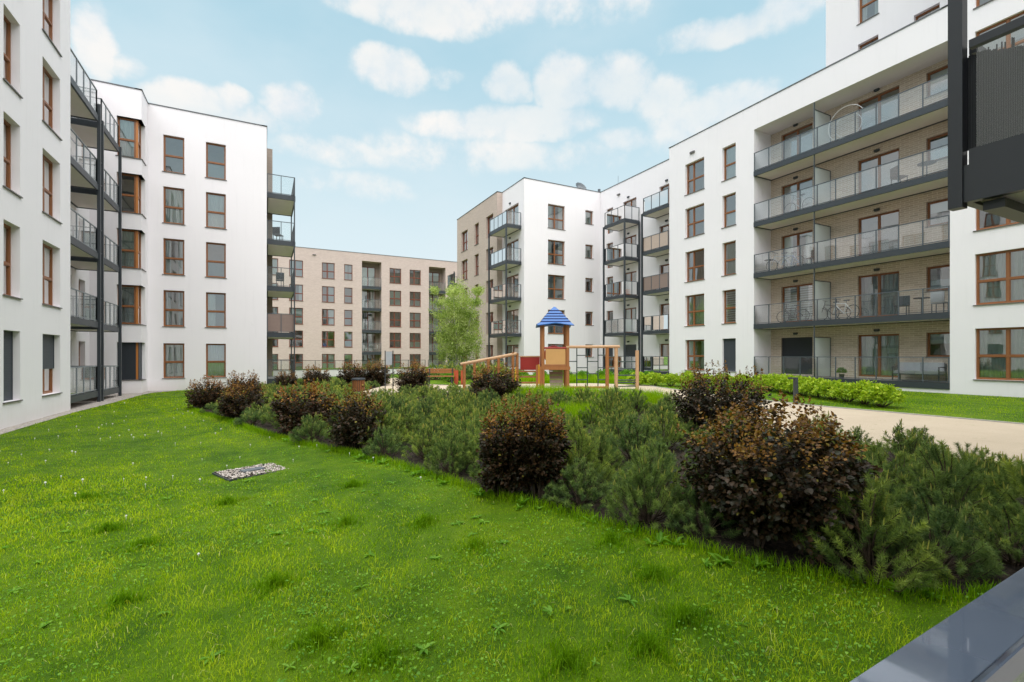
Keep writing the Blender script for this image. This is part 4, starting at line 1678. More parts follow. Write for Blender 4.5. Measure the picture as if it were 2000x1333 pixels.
def birch():
    t = thing('birch_tree', 'young multi stemmed birch with pale green leaves behind the playground', 'tree', (12.24, 31.95, .37))
    r = np.random.default_rng(5)
    m = MB()
    lim = []
    for k in range(5):
        a = k * 1.257 + .3
        p = Vector((math.cos(a) * .12, math.sin(a) * .12, 0))
        d = Vector((math.cos(a) * .16, math.sin(a) * .16, 1)).normalized()
        H = r.uniform(5.2, 6.6)
        prev, rad = p, .055
        for j in range(1, 8):
            q = p + d * (H * j / 7) + Vector((r.normal(0, .06), r.normal(0, .06), 0)) + Vector((math.cos(a), math.sin(a), 0)) * (.55 * (j / 7) ** 2)
            nr = .055 * (1 - j / 8.2)
            m.tube(prev, q, rad, 7, 0, nr)
            lim.append((q, nr))
            prev, rad = q, nr
    m.build('trunk', BARK_W, t)
    b = MB()
    tips = []
    for q, nr in lim:
        if q.z < 1.0:
            continue
        for _ in range(7):
            a = r.uniform(0, 6.28)
            f = q.z / 6.8
            ln = max(.22, 1.95 * min(1, .5 + 1.6 * f) * max(0, 1 - f) ** .65) * r.uniform(.5, 1.0)
            e = q + Vector((math.cos(a) * ln, math.sin(a) * ln, ln * r.uniform(.15, .75)))
            b.tube(q, e, nr * .45, 4, 0, .004)
            tips.append((np.array(q), np.array(e)))
    b.build('branches', TWIG, t)['kind'] = 'stuff'
    P = []
    for q, e in tips:
        n = 85
        s = r.uniform(.15, 1.08, n)[:, None]
        P.append(q + (e - q) * s + r.normal(0, .12, (n, 3)) + np.array([0, 0, -.20]) * r.random((n, 1)))
    # finer sprays filling the egg shaped crown
    k = 430
    zc = r.beta(1.6, 2.0, k)
    rad = 2.1 * np.minimum(1, .45 + zc * 2.2) * (1 - zc) ** .62 * np.sqrt(r.random(k))
    ta = r.uniform(0, 6.28, k)
    Q = np.stack([rad * np.cos(ta), rad * np.sin(ta), .95 + zc * 6.1], 1)
    for q in Q:
        m_ = r.integers(25, 60)
        P.append(q + r.normal(0, 1, (m_, 3)) * np.array([.20, .20, .26]) + np.array([0, 0, -.25]) * r.random((m_, 1)))
    P = np.concatenate(P)
    n = len(P)
    A = r.normal(0, 1, (n, 3)) + np.array([0, 0, -.8])
    V, F = quad_leaves(P, A, r.normal(0, 1, (n, 3)) + np.array([0, 0, .5]), r.uniform(.06, .11, n), r.uniform(.045, .075, n))
    cl = .5 + .35 * np.sin(P[:, 0] * 3.1 + P[:, 2] * 2.3) * np.sin(P[:, 1] * 2.7 - P[:, 2] * 1.9)
    link('crown', np_mesh('crown', V, [F], BIRCHL, np.repeat(np.clip(cl + r.normal(0, .22, n), 0, 1), 4)), t)


birch()

# ------------------------------------------------------------------ grass
def vnoise(x, y, s, seed):
    r = np.random.default_rng(seed)
    o = np.zeros_like(x)
    for k in range(5):
        a = r.uniform(0, 6.28)
        f = s * r.uniform(.6, 1.7)
        o += np.sin((x * np.cos(a) + y * np.sin(a)) * f + r.uniform(0, 6.28))
    return o / 3.2


DRAIN_C, DRAIN_A = (-.16, 8.70), R(22)


def in_drain(x, y, m=0.0):
    u = (x - DRAIN_C[0]) * math.cos(DRAIN_A) + (y - DRAIN_C[1]) * math.sin(DRAIN_A)
    v = -(x - DRAIN_C[0]) * math.sin(DRAIN_A) + (y - DRAIN_C[1]) * math.cos(DRAIN_A)
    return (abs(u) < .46 + m) & (abs(v) < .36 + m)


def blades(x, y, h, w, lean, tint, seg2, r):
    n = len(x)
    z = gz_np(x) - .005
    a = r.uniform(0, 2 * np.pi, n)
    d = np.stack([np.cos(a), np.sin(a), np.zeros(n)], 1)
    b = r.uniform(0, 2 * np.pi, n)
    s = np.stack([np.cos(b), np.sin(b), np.zeros(n)], 1) * (w / 2)[:, None]
    P = np.stack([x, y, z], 1)
    up = np.array([0, 0, 1.0])
    tip = P + d * (lean * h)[:, None] + up * (h * np.sqrt(np.maximum(.05, 1 - np.minimum(lean, .97) ** 2)))[:, None]
    if seg2:
        mid = P + d * (lean * h * .32)[:, None] + up * (h * .58)[:, None]
        V = np.stack([P - s, P + s, mid + s * .75, mid - s * .75, tip], 1).reshape(-1, 3)
        i = (np.arange(n) * 5)[:, None]
        return V, [i + np.array([[0, 1, 2, 3]]), i + np.array([[3, 2, 4]])], np.repeat(tint, 5)
    V = np.stack([P - s, P + s, tip], 1).reshape(-1, 3)
    i = (np.arange(n) * 3)[:, None]
    return V, [i + np.array([[0, 1, 2]])], np.repeat(tint, 3)


LAWN = [(-5.62, .45), (-5.62, 21.0), (-5.45, 23.5), (-5.3, 26.5), (-5.2, 29.2), (-5.0, 30.3), (-4.2, 31.3), (-4.2, 31.68), (.1, 31.68), (.5, 31.2), (-1.5, 28), (-2.4, 23)] + BED[:17] + [(6.5, .45)]
RLAWN = [(14.97, -1.0), (24.5, -1.0), (24.5, 24.1), (24.2, 28.0), (25.7, 33.2), (18.3, 33.2), (16.8, 37), (9, 39), (8.2, 33), (7.7, 25.7), (8.7, 23.6), (12.1, 22.9), (16, 21.6), (17.6, 19.1), (16.9, 17.2), (15.35, 12.5), (14.85, 8.5)]
TUFTS = [(-1.06, 5.88), (1.52, 4.95), (1.74, 4.09), (2.7, 2.83), (0.62, 2.91), (1.56, 2.32), (2.04, 2.18), (-0.95, 4.58), (0.07, 4.28), (2.86, 3.52), (0.78, 5.42), (2.47, 2.28), (0.31, 3.3), (-1.5, 6.6), (-2.1, 8.2), (1.1, 6.9), (-.4, 7.0)]


def lawn_blades(poly, N, tmin, tmax, umax, seed, p=.7, name='grass', label='short bright green lawn grass around the planting bed'):
    r = np.random.default_rng(seed)
    q = r.random(N)
    t = (tmin ** p + q * (tmax ** p - tmin ** p)) ** (1 / p)
    u = r.uniform(-umax, umax, N)
    s_, c_ = math.sin(TH), math.cos(TH)
    x, y = t * (s_ + u * c_), t * (c_ - u * s_)
    k = inside(poly, x, y) & ~in_drain(x, y, -.02)
    x, y, t = x[k], y[k], t[k]
    n = len(x)
    v1 = vnoise(x, y, 1.3, 3)
    v2 = .75 * vnoise(x, y, 6.5, 4) + .6 * vnoise(x, y, 15.0, 6)
    tint = np.clip(.55 + .22 * v1 + .26 * v2 + r.normal(0, .24, n), .02, .93)
    h = (.030 + .012 * v2 + .012 * v1) * r.uniform(.55, 1.45, n)
    h = np.clip(h, .018, .12) * (1 + np.clip((t - 8) / 40, 0, .4))
    w = np.clip(.0013 * t, .0036, .022) * r.uniform(.7, 1.3, n)
    lean = np.clip(r.normal(.55, .28, n), .05, 1.2)
    straw = r.random(n) < .009
    tint[straw] = 1.0
    lean[straw] = 1.15
    h[straw] *= 1.5
    near = t < 7.5
    parts = []
    if near.any():
        parts.append(blades(x[near], y[near], h[near], w[near], lean[near], tint[near], True, r))
    parts.append(blades(x[~near], y[~near], h[~near], w[~near], lean[~near], tint[~near], False, r))
    return parts


def join_parts(parts):
    V, F, T, o = [], [], [], 0
    for v, f, t in parts:
        V.append(v)
        F += [a + o for a in f]
        T.append(t)
        o += len(v)
    F4 = [f for f in F if f.shape[1] == 4]
    F3 = [f for f in F if f.shape[1] == 3]
    G = ([np.concatenate(F4)] if F4 else []) + ([np.concatenate(F3)] if F3 else [])
    return np.concatenate(V), G, np.concatenate(T)


parts = lawn_blades(LAWN, 700000, 1.0, 33, 1.35, 1, .80)
# darker clumps of longer grass
r_ = np.random.default_rng(8)
for (cx, cy) in TUFTS:
    n = int(r_.uniform(350, 800))
    rad = np.abs(r_.normal(0, r_.uniform(.07, .15), n)) * (1 + .4 * r_.random(n))
    a = r_.uniform(0, 6.28, n)
    x, y = cx + rad * np.cos(a) * (1.3 + .5 * np.sin(3 * a + cx)), cy + rad * np.sin(a) * (1 + .5 * np.cos(2 * a + cy))
    k = inside(LAWN, x, y)
    x, y, rad = x[k], y[k], rad[k]
    n = len(x)
    parts.append(blades(x, y, r_.uniform(.05, .14, n) * (1 - np.clip(rad / .4, 0, .65)), np.full(n, .0055), np.clip(r_.normal(.45, .25, n), .05, 1), np.clip(r_.normal(.22, .13, n), 0, .5), True, r_))
# ragged longer grass along the bed edge
eb = BED[:17]
for (ax, ay), (bx, by) in zip(eb[:-1], eb[1:]):
    L = math.hypot(bx - ax, by - ay)
    n = int(L * 650)
    s = r_.random(n)
    x, y = ax + (bx - ax) * s - np.abs(r_.normal(0, .10, n)) + .05, ay + (by - ay) * s - np.abs(r_.normal(0, .06, n)) + .03
    parts.append(blades(x, y, r_.uniform(.05, .15, n), np.full(n, .0055), np.clip(r_.normal(.4, .25, n), .05, 1), np.clip(r_.normal(.32, .18, n), 0, .8), True, r_))
V, F, T = join_parts(parts)
tag(link('grass', np_mesh('grass', V, F, LAWN_B, T)), 'short bright green lawn grass left of the planting bed', 'grass', None, 'stuff')
V, F, T = join_parts(lawn_blades(RLAWN, 260000, 9, 46, 1.3, 2, .9))
tag(link('grass', np_mesh('grass', V, F, LAWN_B, T)), 'mown lawn grass between the sandy path and the right hand blocks', 'grass', None, 'stuff')
# tall meadow grass at the back of the bed and behind the climbing frames
tp = []
for poly, n, h0, h1 in ((TALLG, 12000, .32, .62), (TALLG2, 1600, .28, .55), ([(12.2, 23.0), (16.1, 21.7), (17.4, 20), (19, 20), (18, 22.5), (13, 24.4)], 6000, .25, .6)):
    xs_, ys_ = [p[0] for p in poly], [p[1] for p in poly]
    x, y = r_.uniform(min(xs_), max(xs_), n * 2), r_.uniform(min(ys_), max(ys_), n * 2)
    k = inside(poly, x, y)
    x, y = x[k], y[k]
    n = len(x)
    tp.append(blades(x, y, r_.uniform(h0, h1, n), np.full(n, .016), np.clip(r_.normal(.35, .2, n), .05, .9), np.clip(r_.normal(.50, .15, n), .05, .85), True, r_))
V, F, T = join_parts(tp)
tag(link('tall_grass', np_mesh('tall_grass', V, F, LAWN_B, T)), 'long uncut grass in front of and behind the climbing frames', 'grass', None, 'stuff')

# broad leaved weeds and clover in the turf
wp, wa, wn, wl, wt_ = [], [], [], [], []
spots = [(r_.uniform(-2.5, 3.4), r_.uniform(1.2, 8.5)) for _ in range(150)]
for (ax, ay), (bx, by) in zip(eb[4:-1], eb[5:]):
    for _ in range(r_.integers(1, 6)):
        s = r_.random()
        spots.append((ax + (bx - ax) * s - abs(r_.normal(.08, .08)), ay + (by - ay) * s - abs(r_.normal(.04, .05))))
for i, (x, y) in enumerate(spots):
    if not inside(LAWN, np.array([x]), np.array([y]))[0] or in_drain(x, y, .05):
        continue
    big = i >= 150
    L = r_.uniform(.06, .15) if big else r_.uniform(.03, .09)
    for k in range(r_.integers(5, 10)):
        a = r_.uniform(0, 6.28)
        e = r_.uniform(.3, 1.2) if big else r_.uniform(.1, .6)
        wp.append((x, y, gz(x) + .01))
        wa.append((math.cos(a), math.sin(a), e))
        wn.append((-math.cos(a) * e, -math.sin(a) * e, 1))
        wl.append(L * r_.uniform(.6, 1.1))
        wt_.append(r_.uniform(.35, .95))
n = 26000
t = (1.2 ** .8 + r_.random(n) * (11 ** .8 - 1.2 ** .8)) ** 1.25
u = r_.uniform(-1.2, 1.2, n)
cx_, cy_ = t * (math.sin(TH) + u * math.cos(TH)), t * (math.cos(TH) - u * math.sin(TH))
k = inside(LAWN, cx_, cy_) & (vnoise(cx_, cy_, 2.2, 9) > -.1) & ~in_drain(cx_, cy_, .02)
cx_, cy_ = cx_[k], cy_[k]
n = len(cx_)
P = np.concatenate([np.array(wp), np.stack([cx_, cy_, gz_np(cx_) + r_.uniform(.02, .05, n)], 1)])
a = r_.uniform(0, 6.28, n)
A = np.concatenate([np.array(wa), np.stack([np.cos(a), np.sin(a), r_.normal(0, .25, n)], 1)])
N = np.concatenate([np.array(wn), np.stack([r_.normal(0, .3, n), r_.normal(0, .3, n), np.ones(n)], 1)])
L = np.concatenate([np.array(wl), r_.uniform(.012, .026, n)])
W = np.concatenate([np.array(wl) * .30, r_.uniform(.012, .022, n)])
V, F = leaf_arrays(P, A, N, L, W, .25, .1)
tag(link('lawn_weeds', np_mesh('lawn_weeds', V, [F], GREEN, np.repeat(np.concatenate([np.array(wt_), np.clip(r_.normal(.6, .25, n), 0, 1)]), 6))), 'clover and broad leaved weeds growing in the lawn', 'weeds', None, 'stuff')
# dandelion clocks
m = MB()
rd = random.Random(9)
cnt = 0
while cnt < 85:
    x, y = rd.uniform(-5.2, 2.5), rd.uniform(5.0, 24)
    if rd.random() > .25 + .75 * (8 < y < 19) or not inside(LAWN, np.array([x]), np.array([y]))[0] or in_drain(x, y, .1):
        continue
    cnt += 1
    z = gz(x) + rd.uniform(.035, .075)
    R0 = rd.uniform(.009, .017)
    m.tube((x, y, gz(x)), (x, y, z), .003, 3)
    ring = [[(x + R0 * math.sin(p) * math.cos(q), y + R0 * math.sin(p) * math.sin(q), z + R0 * math.cos(p)) for q in (0, 1.047, 2.094, 3.1416, 4.189, 5.236)] for p in (.15, 1.0, 1.9, 2.9)]
    for a_, b_ in zip(ring[:-1], ring[1:]):
        for j in range(6):
            m.quad([a_[j], b_[j], b_[(j + 1) % 6], a_[(j + 1) % 6]])
tag(m.build('dandelion_clocks', PUFF, None, (0, 0, 0), 0, True), 'white dandelion seed heads dotted over the lawn', 'flowers', None, 'stuff')


# ------------------------------------------------------------------ drain patch in the lawn
def drain():
    t = thing('drain_patch', 'rectangle of pebbles with a grey metal cover let into the lawn', 'drain', (*DRAIN_C, gz(DRAIN_C[0])), DRAIN_A)
    m = MB()
    for (a, b, c, d) in ((-.46, .46, .345, .36), (-.46, .46, -.36, -.345), (-.46, -.445, -.345, .345), (.445, .46, -.345, .345)):
        m.box(a, b, c, d, -.05, .012)
    m.build('edging', STEEL, t)
    MB().box(-.445, .445, -.345, .345, -.04, .006).build('gravel_base', SOIL, t)
    r = np.random.default_rng(4)
    n = 750
    V, F, T = [], [], []
    ico = np.array([(0, 0, .6), (.9, 0, 0), (.28, .85, 0), (-.73, .53, 0), (-.73, -.53, 0), (.28, -.85, 0), (0, 0, -.4)])
    fi = [(0, 1, 2), (0, 2, 3), (0, 3, 4), (0, 4, 5), (0, 5, 1), (6, 2, 1), (6, 3, 2), (6, 4, 3), (6, 5, 4), (6, 1, 5)]
    for i in range(n):
        x, y = r.uniform(-.43, .43), r.uniform(-.33, .33)
        if abs(x) < .15 and abs(y) < .08:
            continue
        s = r.uniform(.011, .023)
        a = r.uniform(0, 6.28)
        rot = np.array([[math.cos(a), -math.sin(a), 0], [math.sin(a), math.cos(a), 0], [0, 0, 1]])
        v = (ico * np.array([s * r.uniform(.8, 1.3), s, s])) @ rot.T + np.array([x, y, .012 + r.uniform(0, .012)])
        o = len(V) * 7
        V.append(v)
        F += [(p + o, q + o, w + o) for p, q, w in fi]
        T += [r.random()] * 7
    me = np_mesh('pebbles', np.concatenate(V), [np.array(F)], leafmat('pebble_stone', [(0, (.22, .185, .16)), (.5, (.50, .43, .38)), (1, (.72, .65, .60))], .8, 0.0, .3), T)
    link('pebbles', me, t)['kind'] = 'stuff'
    MB().box(-.16, .16, -.085, .085, .0, .04).build('metal_cover', STEEL2, t)


drain()


# ------------------------------------------------------------------ playground
PANEL_Y = simple('orange_panel', (.56, .32, .12), .5, .4, 0, .06)
PANEL_R = simple('dark_red_panel', (.33, .032, .025), .45, .4, 0, .08)
RED = simple('red_plastic', (.42, .035, .025), .35, .5)
BLUE = simple('shaded_blue_roof_board', (.006, .018, .11), .4, .5, 0, .12)  # darkened roof blue, the lap shadow lines put into colour
BLUE_L = simple('light_blue_roof_board', (.022, .115, .36), .4, .5, 0, .12)
GREENBAR = simple('dark_green_bar', (.018, .04, .035), .4, .5)
YEL = simple('yellow_pole', (.70, .36, .03), .4, .5)
SLIDE = woodmat('slide_board', (.27, .20, .15), .5, (2, 2, 2), .25)
PGX, PGY = 10.8, 16.93
PGZ = .378


def playground():
    t = thing('play_tower', 'timber play tower with blue striped roof, ramp, steps and climbing frame on the sand', 'playground equipment', (PGX, PGY, PGZ), -TH)

    def pole(x, y, h, r, mat=PINE_W, name='post', z=-.1):
        return MB().tube((x, y, z), (x, y, h), r, 12).build(name, mat, t, smooth=False)
    for x in (-.53, .50):
        for y in (0.0, .95):
            pole(x, y, 2.98, .072)
    # roof: six lapped rings of boards, painted lap shadows between, flared eave
    cx, cy = -.015, .475
    prof = [(.71, 2.84), (.62, 2.91), (.615, 2.955), (.53, 3.03), (.525, 3.075), (.435, 3.15), (.43, 3.195), (.33, 3.27), (.325, 3.315), (.21, 3.40), (.205, 3.445), (.035, 3.60)]
    for k in range(11):
        (r0, z0), (r1, z1) = prof[k], prof[k + 1]
        m = MB()
        for s in range(4):
            a0, a1 = math.pi / 4 + s * math.pi / 2, math.pi / 4 + (s + 1) * math.pi / 2

            def P(r, z, a, flare=0.0):
                q = 1.0 + flare
                return (cx + r * q * math.copysign(1, math.cos(a)), cy + r * q * math.copysign(1, math.sin(a)), z)
            fl = .07 if k == 0 else 0.0
            dz = -.05 if k == 0 else 0.0
            A, B = P(r0, z0 + dz - .012, a0, fl), P(r0, z0 + dz - .012, a1, fl)
            Cc, D = P(r1, z1, a1), P(r1, z1, a0)
            mid = ((A[0] + B[0]) / 2, (A[1] + B[1]) / 2, z0 + .035 if k == 0 else z0 - .012)
            m2 = ((Cc[0] + D[0]) / 2, (Cc[1] + D[1]) / 2, z1)
            for q0, q1, q2, q3 in ((A, mid, m2, D), (mid, B, Cc, m2)):
                m.quad([q0, q1, q2, q3])
                lo = lambda v: (v[0] * .985 + cx * .015, v[1] * .985 + cy * .015, v[2] - .035)
                m.quad([lo(q0), lo(q3), lo(q2), lo(q1)])
                m.quad([lo(q0), lo(q1), q1, q0])
        m.build('roof_board', BLUE_L if k % 2 == 0 else BLUE, t)  # narrow dark rings paint the shadow under each lap
    m = MB().quad([(cx - .04, cy - .04, 3.60), (cx + .04, cy - .04, 3.60), (cx + .04, cy + .04, 3.60), (cx - .04, cy + .04, 3.60)])
    m.build('roof_cap', BLUE, t)
    # platform, panels
    MB().box(-.6, .58, -.05, 1.0, 1.02, 1.09).build('platform', PINE_W, t)
    MB().box(-.62, .60, -.075, -.045, .93, 1.05).build('beam', PINE_W, t)
    MB().box(-.42, .40, -.03, .01, 1.16, 1.80).build('panel', PANEL_Y, t)
    MB().tube((-.5, -.01, 1.84), (.5, -.01, 1.84), .04, 8).build('rail', PANEL_R, t)
    MB().tube((-.5, -.01, 1.12), (.5, -.01, 1.12), .04, 8).build('rail', PINE_W, t)
    MB().box(-.015, .012, .2, .9, 1.16, 1.7).build('panel', PANEL_R, t, (-.55, 0, 0))
    # red arched slide entrance and slide chute
    m = MB()
    m.torus((0, 1.05, 1.55), .36, .07, (0, 1, 0), 14, 8, 0, 0, 2 * math.pi)
    m.build('slide_arch', RED, t)
    for i in range(6):
        f0, f1 = i / 6, (i + 1) / 6
        z0, z1 = 1.02 - f0 * 1.02, 1.02 - f1 * 1.02 + .02
        y0, y1 = .55 - .75 * f0 * .0 - .12 * f0, .55 - .12 * f1
        x0 = .06
        w0, w1 = .30 - .04 * f0, .30 - .04 * f1
        m = MB()
        m.quad([(x0 - w0, y0 - .3 * f0, z0), (x0 + w0, y0 - .3 * f0, z0), (x0 + w1, y1 - .3 * f1, z1), (x0 - w1, y1 - .3 * f1, z1)])
        m.quad([(x0 - w0, y0 - .3 * f0 + .05, z0), (x0 - w1, y1 - .3 * f1 + .05, z1), (x0 + w1, y1 - .3 * f1 + .05, z1), (x0 + w0, y0 - .3 * f0 + .05, z0)])
        m.quad([(x0 - w1, y1 - .3 * f1, z1), (x0 + w1, y1 - .3 * f1, z1), (x0 + w1, y1 - .3 * f1 + .05, z1), (x0 - w1, y1 - .3 * f1 + .05, z1)])
        m.build('slide_board', SLIDE, t)
    # red wall and steps on the left of the tower
    MB().box(-1.46, -.62, .72, .76, .90, 1.46).build('panel', PANEL_R, t)
    MB().box(-1.48, -.60, .70, .78, 1.46, 1.51).build('rail', PINE_L, t)
    for i, z in enumerate((.12, .38, .62, .84)):
        MB().box(-1.50, -.66, -.02 + i * .2, .20 + i * .2, z - .03, z + .03).build('step', PINE_W, t)
    for (x, h) in ((-.77, 1.14), (-.63, 1.06)):
        pole(x, -.05, h, .055)
    pole(-.70, -.10, 1.16, .022, YEL, 'handle', .35)
    pole(-1.60, .10, 1.62, .065)
    pole(-1.78, .0, 1.66, .06)
    pole(-1.66, -.05, 1.05, .022, YEL, 'handle', .35)
    # sloping ramp with log handrails
    MB().quad([(-3.75, -.05, .02), (-1.7, 0, .9), (-1.7, .9, .9), (-3.75, .85, .02)]).quad([(-3.75, -.05, -.04), (-3.75, .85, -.04), (-1.7, .9, .84), (-1.7, 0, .84)]).build('ramp', PINE_W, t)
    MB().tube((-3.95, -.08, 1.16), (-1.62, 0, 1.60), .065, 10).build('handrail', PINE_L, t)
    MB().tube((-3.95, .88, 1.16), (-1.62, .9, 1.60), .055, 10).build('handrail', PINE_W, t)
    for x in (-3.80, -2.8):
        pole(x, -.08, 1.16 + (x + 3.95) * .188, .065)
    pole(-3.45, .88, 1.22, .06)
    pole(-2.4, .9, 1.42, .06)
    # climbing frame to the right
    MB().tube((.44, -.02, 1.88), (2.66, -.02, 1.90), .06, 10).build('top_log', PINE_L, t)
    MB().tube((.5, -.02, .20), (2.15, -.02, .20), .05, 10).build('rail', PINE_W, t)
    pole(2.14, -.02, 1.86, .075)
    pole(2.52, .0, 1.84, .075, PINE_L)
    pole(3.42, .1, 1.74, .075, PINE_L)
    for x in (.88, 1.32, 1.76):
        MB().tube((x, -.02, .22), (x, -.02, 1.86), .022, 8).build('climbing_bar', GREENBAR, t)
    for (a, b, zs_) in ((.5, .88, (.80, 1.28)), (.88, 1.32, (.52, 1.02, 1.53)), (1.32, 1.76, (.77, 1.28)), (1.76, 2.14, (.52, 1.02, 1.54))):
        for z in zs_:
            MB().tube((a, -.02, z), (b, -.02, z), .02, 8).build('climbing_bar', GREENBAR, t)
    for z in (.10, .24, .40, .50, .70, .98, 1.27):
        MB().tube((2.52, .0, z), (3.42, .1, z), .024, 8).build('rung', GREENBAR, t)
    return t


playground()


# ------------------------------------------------------------------ street furniture
def furniture():
    z = .378
    # notice board
    t = thing('notice_board', 'grey notice board on two thin dark posts beside the sandy path', 'notice board', (4.87, 21.12, z), -TH)
    for x in (-.17, .17):
        MB().box(x - .018, x + .018, -.018, .018, -.1, 1.74).build('post', STEEL, t)
    MB().box(-.13, .13, -.012, .012, 1.12, 1.70).build('board', simple('grey_board', (.45, .47, .50), .4, .4), t)
    # litter bin
    t = thing('litter_bin', 'round slatted wooden litter bin with a dark lid half hidden by shrubs', 'bin', (3.56, 21.01, z))
    for k in range(18):
        a = k * 2 * math.pi / 18
        MB().box(-.035, .035, -.012, .012, .03, .50).build('slat', WOOD, t, (.24 * math.cos(a), .24 * math.sin(a), 0), a + math.pi / 2)
    MB().tube((0, 0, .50), (0, 0, .57), .28, 20, 0, .27).build('lid', STEEL, t)
    MB().tube((0, 0, .02), (0, 0, .49), .21, 16).build('liner', STEEL2, t)
    # bench
    t = thing('park_bench', 'low park bench with orange wooden boards on steel legs beyond the sand', 'bench', (8.17, 23.92, z), -TH)
    for k in range(3):
        MB().box(-.75, .75, -.20 + k * .14, -.08 + k * .14, .43, .47).build('seat_board', PINE_W, t)
    for k in range(2):
        MB().box(-.75, .75, .26, .29, .60 + k * .13, .71 + k * .13).build('back_board', PINE_W, t)
    for x in (-.6, .6):
        MB().box(x - .025, x + .025, -.18, -.13, 0, .43).box(x - .025, x + .025, .22, .255, 0, .84).box(x - .025, x + .025, -.13, .22, .39, .43).build('leg', STEEL, t)
    # two red posts
    for i, (x, y, lab) in enumerate(((8.98, 23.75, 'broad orange red wooden board post by the ramp'), (9.27, 23.6, 'narrow orange red wooden board post nearest the ramp'))):
        w = .11 if i == 0 else .08
        t = thing('board_post', lab, 'post', (x, y, z), -TH, 'red board posts by the playground')
        MB().box(-w, w, -.03, .03, -.05, .74).build('board', simple('red_stained_board', (.42, .08, .03), .6, .3), t)
        MB().box(-w - .01, w + .01, -.04, .04, .74, .77).build('cap', PINE_W, t)
    # bollard light
    t = thing('path_light', 'dark steel bollard light with a flat side arm beside the golden hedge', 'bollard light', (14.75, 9.25, .37), -TH)
    MB().box(-.05, .05, -.05, .05, -.1, .80).build('column', STEEL, t)
    MB().box(-.22, .05, -.05, .05, .802, .85).build('lamp_head', STEEL, t)
    # terrace fences in front of the pink block
    for (x0, x1, y, lab) in ((.62, 12.3, 40.0, 'long glass terrace fence on a low white wall before the pink block'), (13.2, 17.7, 42.0, 'short glass terrace fence behind the birch')):
        t = thing('terrace_fence', lab, 'fence', (x0, y, .37))
        MB().box(0, x1 - x0, -.06, .06, -.5, .42).build('low_wall', WHITE, t)
        MB().box(-.02, x1 - x0 + .02, -.08, .08, .421, .45).build('wall_cap', CAP, t)
        railing(t, [(0, 0), (x1 - x0, 0)], .45, .72, RAILGLASS, 1.45, steel=STEEL, base=.05)


furniture()


# ------------------------------------------------------------------ things on the balconies
def bicycle(label, x, y, z, rz, col):
    t = thing('bicycle', label, 'bicycle', (x, y, z), rz, 'bicycles kept on balconies')
    fm = simple('bicycle_paint_' + str(len(MATS)), col, .35, .5)
    for wx in (-.5, .5):
        m = MB()
        m.torus((0, 0, .33), .315, .017, (0, 1, 0), 22, 6)
        w = m.build('wheel', [STEEL], t, (wx, 0, 0))
        s = MB()
        for k in range(8):
            a = k * math.pi / 8
            s.tube((-.30 * math.cos(a), 0, .33 - .30 * math.sin(a)), (.30 * math.cos(a), 0, .33 + .30 * math.sin(a)), .003, 3)
        s.build('spokes', SPOKE, w)
    m = MB()
    B, S, Hd, R_, F_ = (-.05, 0, .28), (-.17, 0, .78), (.33, 0, .80), (-.5, 0, .33), (.5, 0, .33)
    for p, q in ((B, S), (B, (.35, 0, .70)), ((-.16, 0, .74), Hd), (B, R_), ((-.16, 0, .72), R_), (Hd, F_)):
        m.tube(p, q, .018, 6)
    m.build('frame', [fm], t)
    MB().tube((.33, 0, .80), (.31, 0, .98), .014, 6).tube((.31, -.27, 1.0), (.31, .27, 1.0), .013, 6).build('handlebar', STEEL, t)
    MB().box(-.30, -.08, -.06, .06, .87, .92).tube((-.17, 0, .78), (-.19, 0, .88), .013, 6).build('saddle', STEEL, t)
    return t


def chair(label, x, y, z, rz, mat, grp='chairs on balconies'):
    t = thing('balcony_chair', label, 'chair', (x, y, z), rz, grp)
    MB().box(-.23, .23, -.22, .22, .42, .46).build('seat', mat, t)
    MB().box(-.23, .23, .20, .235, .47, .90).build('backrest', mat, t)
    for a in (-.2, .2):
        for b in (-.19, .2):
            MB().box(a - .015, a + .015, b - .015, b + .015, 0, .42).build('leg', STEEL, t)
    return t


def table(label, x, y, z, mat, r=.32):
    t = thing('balcony_table', label, 'table', (x, y, z))
    MB().tube((0, 0, .70), (0, 0, .73), r, 18).build('table_top', mat, t)
    MB().tube((0, 0, .02), (0, 0, .70), .025, 8).build('column', STEEL, t)
    MB().tube((0, 0, 0), (0, 0, .02), r * .7, 14).build('foot', STEEL, t)
    return t


SPOKE = simple('spoke_metal', (.5, .5, .5), .3, .5, .8)
WHITEP = simple('white_paint', (.75, .75, .74), .4)
CUSH = simple('grey_cushion', (.34, .35, .37), .9, .2)
L1z, L2z, L3z, L4z = RZ[1], RZ[2], RZ[3], RZ[4]
bicycle('silver bicycle on the third tier of the brick loggias', 25.0, 16.5, L2z, R(94), (.45, .47, .5))
bicycle('blue bicycle leaning beside the silver one on the third tier', 25.3, 16.15, L2z, R(85), (.10, .18, .35))
bicycle('white bicycle on the second tier by the frosted divider', 25.0, 13.35, L1z, R(80), (.7, .7, .7))
bicycle('black bicycle on the second tier behind the frosted divider', 25.35, 14.05, L1z, R(97), (.03, .03, .03))
bicycle('small dark bicycle on the second tier before the striped blind', 25.1, 15.9, L1z, R(100), (.06, .05, .05))
bicycle('grey bicycle on the fourth tier of the brick loggias', 25.0, 15.5, L3z, R(88), (.3, .3, .32))
bicycle('dark bicycle on the corner balcony of the white and brick block', 17.4, 34.15, RZ[1], R(10), (.04, .04, .05))
chair('dark chair at the right end of the fourth loggia tier', 25.2, 11.1, L3z, R(60), REED)
table('dark low table at the right end of the fourth loggia tier', 25.2, 10.1, L3z, REED)
chair('black wire chair on the second tier beside a small table', 25.2, 11.0, L1z, R(-80), STEEL)
table('thin black table on the second tier right of the curtained door', 25.25, 10.3, L1z, STEEL, .28)
chair('pale grey padded armchair at the right end of the second tier', 25.2, 9.65, L1z, R(90), CUSH)
